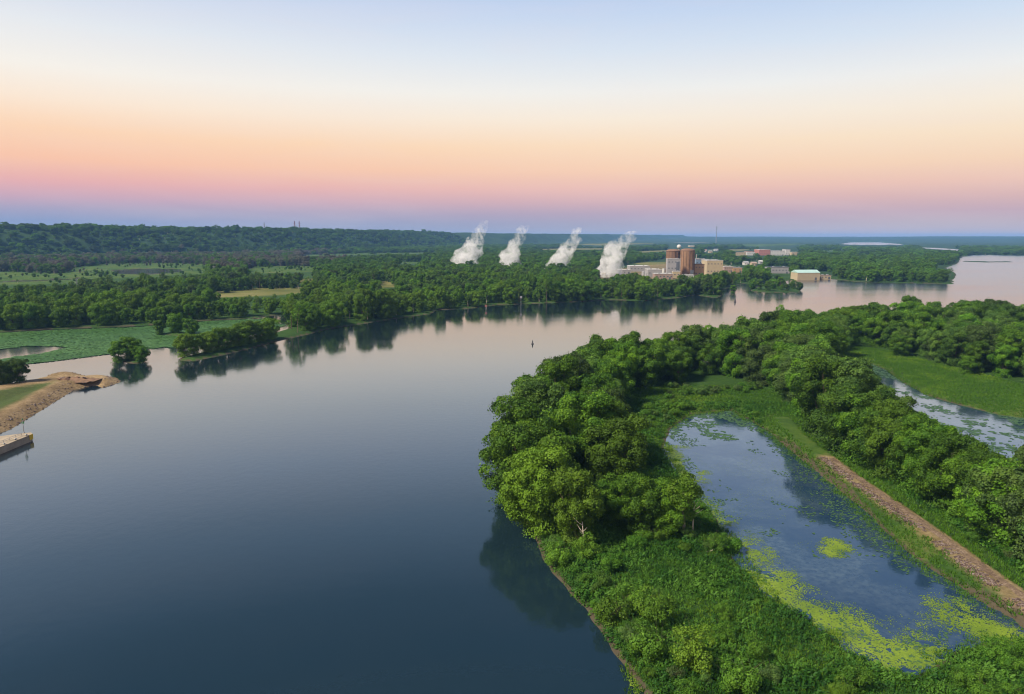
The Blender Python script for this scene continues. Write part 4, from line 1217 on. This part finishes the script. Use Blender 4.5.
for (a_, b_, c_, d_, w_, r_, lab_) in ((703.5, 707, 250.2, 252, WHITE, REDB, 'small white house with reddish roof beyond the reactor domes'), (709, 712.5, 251.2, 253, CREAM, GREYW, 'small cream house, nearest of the houses beyond the cream hall'),
        (714.5, 718.5, 249.4, 251, WHITE, GREYW, 'small white house with grey roof under the radio mast'), (744.5, 749, 262.4, 265.2, WHITE, GREYW, 'white gabled store behind the trees past the orange shed'),
        (752, 757, 263, 265.6, CREAM, WOODM, 'cream gabled store, middle of three behind the flooded islet'), (760, 764.5, 261.4, 264, GREYW, WHITE, 'grey gabled store nearest the long grey shed')):
    building('gabled_house', lab_, 'house', a_, b_, c_, d_, 18, w_, r_, 2, 1, True, 'gable')
def tank(u0, u1, vt, vb, mt, label):
    pc, mp = frame_at(u0, u1, vb); r = (u1 - u0) * mp / 2; h = (vb - vt) * mp
    e = empty('storage_tank', (pc[0], pc[1] + r, .9)); tag(e, label, 'tank')
    MB().lathe([(r, -1), (r, h)], 0, 0, 24).build('shell', mt, e, False)
    MB().lathe([(r * 1.02, h), (r * 1.02, h + .3), (r * .5, h + r * .2), (.4, h + r * .26)], 0, 0, 24).build('roof', GREYW, e, True)
    MB().box(-.5, .5, -r - .5, -r + .02, -.5, h + .9).build('ladder', STEEL, e)
tank(642, 646.5, 271.6, 275.5, GREYW, 'grey storage tank in front of the long white-roofed warehouse')
tank(662.5, 666.5, 268.6, 275, WHITE, 'pale storage tank tight against the turbine block')
tank(709, 713, 270.4, 274.5, ORANGE, 'tan storage tank below the cream hall')
pc, mp = frame_at(699, 700, 270)
e = empty('vent_stack', (pc[0], pc[1] + 30, .9)); tag(e, 'slim pale vent stack behind the orange-tan annex', 'chimney')
MB().lathe([(1.6, -1), (1.1, 34), (1.1, 34.5)], 0, 0, 14).build('shaft', GREYW, e, True)
MB().lathe([(1.35, 31), (1.35, 32.2)], 0, 0, 14).build('band', RUST, e)
for u_, w_, h_ in ((651, 9, 9), (637, 7, 8)):
    pc, mp = frame_at(u_, u_ + 1, 278)
    e = empty('switchyard_gantry', (pc[0], pc[1], .9)); tag(e, f'grey steel switchyard gantry {"by the grey workshop" if u_ == 651 else "nearer the widest steam plume"}', 'gantry')
    m_ = MB()
    for q_ in (-w_, 0, w_): m_.tube([(q_ - .8, 0, -1), (q_, 0, h_)], .2, 5).tube([(q_ + .8, 0, -1), (q_, 0, h_)], .2, 5)
    m_.build('post', STEEL, e); MB().tube([(-w_, 0, h_), (w_, 0, h_)], .3, 5).build('beam', STEEL, e)

# water tower behind the domes
pc, mp = frame_at(676, 681, 262)
e = empty('water_tower', (pc[0], pc[1], .9)); tag(e, 'white ball water tower rising between the two reactor domes', 'water tower')
ht = (262 - 249) * mp
MB().lathe([(3.2, -1), (1.7, 4), (1.5, ht)], 0, 0, 20).build('stalk', WHITE, e, True)
rb = 2.2 * mp
MB().lathe([(1.6, ht - 1)] + [(max(rb * math.sin(a), .2), ht + rb - rb * math.cos(a)) for a in np.linspace(.25, 3.1, 14)], 0, 0, 24).build('tank', WHITE, e, True)

def pylon(px, vt, label, cat='pylon', arms=3, mt=STEEL, group=None, dist=None):
    if dist is None: pc = P(px[0], px[1], 0)
    else:
        a = (px[0] - 512) / FPX; pc = np.array([a * dist, dist * 1.0, 0])
    z0 = float(zat(pc[0], pc[1])[0])
    d = pc[1] * CP
    ztop = CAMZ + d * math.tan(math.atan((347 - vt) / FPX) - PITCH)
    Hh = ztop - z0
    e = empty('transmission_tower' if arms else 'radio_mast', (pc[0], pc[1], z0), random.uniform(-.4, .4)); tag(e, label, cat, group)
    m = MB(); w = Hh * .085 if arms else Hh * .018; th = max(.13, d * .00016)
    lv = [0, .25, .5, .72, 1.0]
    wd = [w, w * .72, w * .46, w * .28, w * .16] if arms else [w] * 5
    for sx in (-1, 1):
        for sy in (-1, 1):
            m.tube([(sx * a_, sy * a_, Hh * b_) for a_, b_ in zip(wd, lv)], th, 4)
    for k in range(4):
        for sy in (-1, 1):
            m.tube([(-wd[k], sy * wd[k], Hh * lv[k]), (wd[k + 1], sy * wd[k + 1], Hh * lv[k + 1])], th * .6, 4)
            m.tube([(wd[k], sy * wd[k], Hh * lv[k]), (-wd[k + 1], sy * wd[k + 1], Hh * lv[k + 1])], th * .6, 4)
    m.build('lattice', mt, e)
    for k in range(arms):
        za = Hh * (.66 + .13 * k); L = Hh * (.17 - .03 * k)
        MB().tube([(-L, 0, za), (0, 0, za + Hh * .02), (L, 0, za)], th * .8, 4).build('cross_arm', mt, e)
    if not arms:
        MB().tube([(0, 0, Hh), (0, 0, Hh * 1.12)], th * .7, 4).build('antenna', mt, e)
pylon((77.6, 292), 279, 'lattice power pylon standing in the dark wood below the marsh strip')
pylon((215, 282), 266, 'lattice power pylon beside the marsh fields')
pylon((338, 249), 240, 'first of the paired distant pylons below the bluff', group='paired distant pylons')
pylon((343.5, 249), 240, 'second of the paired distant pylons, nearer the steam', group='paired distant pylons')
pylon((268, 0), 222.3, 'lone pylon on the bluff skyline', dist=3900)
pylon((298, 0), 220.8, 'first of the twin pylons close together on the bluff skyline', dist=4000, mt=RUST)
pylon((302.6, 0), 221, 'second of the twin pylons close together on the bluff skyline', dist=4030, mt=RUST)
pylon((716, 244), 226, 'thin radio mast on the far horizon beyond the plant', 'radio mast', 0, STEEL)

# ------------------------------------------------------------------ cooling towers and steam
def steam_mat():
    m, nt, out = new_mat('steam'); g = N(nt)
    co = g.coord()
    f1 = g.math('ADD', g.math('MULTIPLY', g.noise(co, .060, 4, .6, .6), .62), g.math('MULTIPLY', g.noise(co, .19, 4, .65, .4), .38))
    sx = g.n('ShaderNodeSeparateXYZ'); g.l(co, sx.inputs[0])
    thin = g.rng(sx.outputs[2], 12, 105, -.075, .05)         # plume tears apart as it rises
    d = g.rng(g.math('SUBTRACT', f1, thin), .455, .64, 0.0, 1.0)
    pv = g.n('ShaderNodeVolumePrincipled')
    pv.inputs['Color'].default_value = (.97, .97, .98, 1); pv.inputs['Anisotropy'].default_value = .0
    g.l(g.math('MULTIPLY', d, .10), pv.inputs['Density'])
    g.l(pv.outputs[0], out.inputs['Volume']); return m
STEAM = steam_mat()
def plume(path, radii, label, seed):
    """path: [(u, v)] in the photo, at the distance of its cooling tower"""
    base, mp = frame_at(path[0][0], path[0][0], path[0][2])
    e_ = []
    Y0 = base[1]
    def at(u, v):
        a, b = (u - 512) / FPX, (347 - v) / FPX
        t = Y0 / (CP + b * SP); return Vector((a * t, Y0, CAMZ + t * (-SP + b * CP)))
    pts = [at(p[0], p[1]) for p in path]
    n, rings = 28, 44
    V, F = [], []
    acc = np.linspace(0, len(pts) - 1, rings)
    o0 = Vector((pts[0].x, Y0, 0))
    for j, t in enumerate(acc):
        i = min(int(t), len(pts) - 2); f = t - i
        c = pts[i].lerp(pts[i + 1], f); r = (radii[i] * (1 - f) + radii[i + 1] * f) * mp
        if j in (0, rings - 1): r *= .5
        for k in range(n):
            a = 2 * math.pi * k / n
            px_, py_, pz_ = math.cos(a), math.sin(a), c.z
            nz = float(fbm(np.array([px_ * 1.5 + seed * 7 + pz_ * .06]), np.array([py_ * 1.5 + pz_ * .075]), 1.0, seed, 4)[0])
            rr = r * (.98 + 1.3 * nz)
            V.append((c.x - o0.x + rr * px_, rr * py_ * .8, c.z + 3 * nz))
    for j in range(rings - 1):
        for k in range(n):
            F.append((j * n + k, j * n + (k + 1) % n, (j + 1) * n + (k + 1) % n, (j + 1) * n + k))
    F.append(tuple(range(n - 1, -1, -1))); F.append(tuple((rings - 1) * n + i for i in range(n)))
    o = MB().add(V, F).build('steam_plume', STEAM, None, True)
    o.location = o0
    tag(o, label, 'steam', 'steam plumes from the cooling towers')
    return o0, mp
def cooling(u0, u1, vb, hm, label):
    pc, mp = frame_at((u0 + u1) / 2, (u0 + u1) / 2, vb)
    w = (u1 - u0) * mp
    e = empty('cooling_tower', (pc[0], pc[1] - 4, .9)); tag(e, label, 'cooling tower', 'low cooling towers under the steam')
    MB().box(-w / 2, w / 2, 0, 16, -1, hm).build('wall', WOODM, e)
    lv = MB()
    for k in range(6): lv.box(-w / 2 + .3, w / 2 - .3, -.45, -.01, 1 + k * (hm - 2) / 6, 1.45 + k * (hm - 2) / 6)
    lv.build('louvre', CONC, e)
    MB().box(-w / 2 - .4, w / 2 + .4, -.5, 16.4, hm, hm + .5).build('deck', GREYW, e)
    for k in range(4):
        MB().lathe([(4.0, hm + .5), (3.5, hm + 1.6), (3.9, hm + 3.4)], -w / 2 + w * (k + .5) / 4, 8, 20).build('fan_stack', CONC, e, True)
PL = [([(467, 266, 271), (468, 255), (472, 245), (478, 235), (483, 226), (486, 220)], [13.5, 12.5, 10, 8.5, 6, 4], 'tallest steam plume, furthest along toward the bluffs', 453, 481),
      ([(508, 268, 272), (510, 257), (514, 247), (519, 238), (523, 230), (526, 225)], [12.5, 11, 9, 7, 5.5, 4], 'second steam plume counted from the bluffs, slender', 496, 521),
      ([(556, 269, 273), (561, 258), (567, 249), (573, 241), (576, 234), (578, 227)], [12, 11, 10, 8.5, 6, 4], 'leaning steam plume, third counted from the bluffs', 544, 568),
      ([(607, 278, 280), (610, 266), (614, 255), (619, 246), (625, 239), (631, 231)], [11, 12, 12.5, 11.5, 9, 5], 'widest steam plume, nearest to the power plant', 594, 621)]
for k, (path, rad, label, a_, b_) in enumerate(PL):
    plume(path, rad, label, k + 3)
    vb = path[0][2]
    cooling(a_, b_, vb, 9.0, ['cooling tower hidden in woods under the plume furthest from plant', 'cooling tower under the slender second plume', 'cooling tower under the leaning third plume', 'pinkish low cooling tower showing at the foot of the widest plume'][k])

# ------------------------------------------------------------------ haze
hz = MB().box(-24900, 24900, -3900, 23900, -4.5, 165).build('haze', bpy.data.materials.new('haze air'))
m = hz.data.materials[0]; m.use_nodes = True; m.node_tree.nodes.clear()
g = N(m.node_tree); out = g.n('ShaderNodeOutputMaterial'); pv = g.n('ShaderNodeVolumePrincipled')
pv.inputs['Color'].default_value = (.24, .50, 1.0, 1); pv.inputs['Density'].default_value = 5.0e-5
g.l(pv.outputs[0], out.inputs['Volume'])
tag(hz, 'thin bluish evening haze over the river valley', None, None, 'stuff')

# ------------------------------------------------------------------ sky, sun, camera
SUN_EL, SUN_AZ = math.radians(47), math.radians(244)   # behind camera, to one side; raised above the set sun, imitating skylight from above (azimuth clockwise from +Y)
w = bpy.data.worlds.new('World'); S.world = w; w.use_nodes = True
nt = w.node_tree; nt.nodes.clear(); g = N(nt)
out = g.n('ShaderNodeOutputWorld')
co = g.coord('Generated'); sx = g.n('ShaderNodeSeparateXYZ'); g.l(co, sx.inputs[0])
def lin(c): return tuple(((x / 255 + .055) / 1.055) ** 2.4 if x > 10 else x / 255 / 12.92 for x in c)
LEFT = [(-.02, (104, 132, 172)), (.004, (132, 154, 192)), (.020, (134, 152, 192)), (.034, (164, 158, 188)), (.049, (202, 164, 182)), (.066, (230, 172, 172)), (.092, (249, 193, 162)),
        (.125, (253, 210, 172)), (.160, (251, 230, 208)), (.195, (246, 240, 230)), (.240, (230, 233, 236)), (.300, (200, 214, 237)), (.40, (146, 180, 222)), (.52, (76, 122, 182)), (1.0, (54, 100, 168))]
RIGHT = [(-.02, (114, 138, 172)), (.004, (196, 182, 192)), (.016, (190, 174, 184)), (.032, (196, 166, 178)), (.050, (218, 178, 174)), (.068, (236, 194, 176)), (.092, (245, 211, 180)),
         (.125, (248, 226, 196)), (.160, (246, 236, 218)), (.195, (236, 237, 235)), (.240, (210, 224, 239)), (.300, (184, 206, 237)), (.40, (146, 180, 222)), (.52, (76, 122, 182)), (1.0, (54, 100, 168))]
fac = g.rng(sx.outputs[2], -.02, 1.0, 0, 1)
cols = []
for st in (LEFT, RIGHT):
    ramp = g.n('ShaderNodeValToRGB'); els = ramp.color_ramp.elements
    while len(els) < len(st): els.new(.5)
    for k, (p, c) in enumerate(st):
        els[k].position = (p + .02) / 1.02; els[k].color = (*lin(c), 1)
    g.l(fac, ramp.inputs[0]); cols.append(ramp.outputs[0])
skyc = g.mix(g.rng(sx.outputs[0], -.55, .62, 0, 1), cols[0], cols[1])
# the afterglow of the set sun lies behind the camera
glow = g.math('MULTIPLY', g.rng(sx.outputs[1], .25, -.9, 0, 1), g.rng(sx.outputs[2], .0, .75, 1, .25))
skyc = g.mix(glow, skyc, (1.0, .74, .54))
# thin uneven veil of high cloud
cmap = g.n('ShaderNodeMapping'); cmap.inputs['Scale'].default_value = (1.2, 1.2, 9.0); g.l(co, cmap.inputs[0])
veil = g.noise(cmap.outputs[0], 2.2, 5, .6, .5)
skyc = g.mix(g.rng(veil, .42, .75, 0, .16), skyc, (.86, .70, .68))
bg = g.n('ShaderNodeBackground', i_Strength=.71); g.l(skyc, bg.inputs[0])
sky = g.n('ShaderNodeTexSky', sky_type='NISHITA', sun_disc=False); sky.sun_elevation = SUN_EL; sky.sun_rotation = SUN_AZ
bg2 = g.n('ShaderNodeBackground', i_Strength=.004); g.l(sky.outputs[0], bg2.inputs[0])
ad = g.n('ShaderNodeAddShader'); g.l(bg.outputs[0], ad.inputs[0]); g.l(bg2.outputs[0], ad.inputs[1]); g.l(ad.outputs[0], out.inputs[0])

sun = bpy.data.lights.new('sun', 'SUN'); sun.energy = 5.0; sun.angle = math.radians(12); sun.color = (1.0, .88, .68)
so = link('sun', sun)
sd_ = Vector((math.sin(SUN_AZ) * math.cos(SUN_EL), math.cos(SUN_AZ) * math.cos(SUN_EL), math.sin(SUN_EL)))
so.rotation_euler = sd_.to_track_quat('Z', 'Y').to_euler()

cam = bpy.data.cameras.new('camera'); co_ = link('camera', cam); S.camera = co_
co_.location = (0, 0, CAMZ); co_.rotation_euler = (math.pi / 2 - PITCH, 0, 0)
cam.sensor_width = 36; cam.lens = 36 * FPX / W_; cam.clip_start = 1; cam.clip_end = 60000
S.view_settings.view_transform = 'Standard'; S.view_settings.look = 'None'; S.view_settings.exposure = .5; S.view_settings.gamma = 1
S.render.engine = 'CYCLES'
cy = S.cycles
cy.max_bounces = 8; cy.diffuse_bounces = 3; cy.glossy_bounces = 3; cy.transmission_bounces = 3; cy.volume_bounces = 5; cy.transparent_max_bounces = 8
cy.filter_width = 1.1; cy.use_denoising = True; cy.caustics_reflective = False; cy.caustics_refractive = False
cy.volume_step_rate = 1.0; cy.volume_max_steps = 256
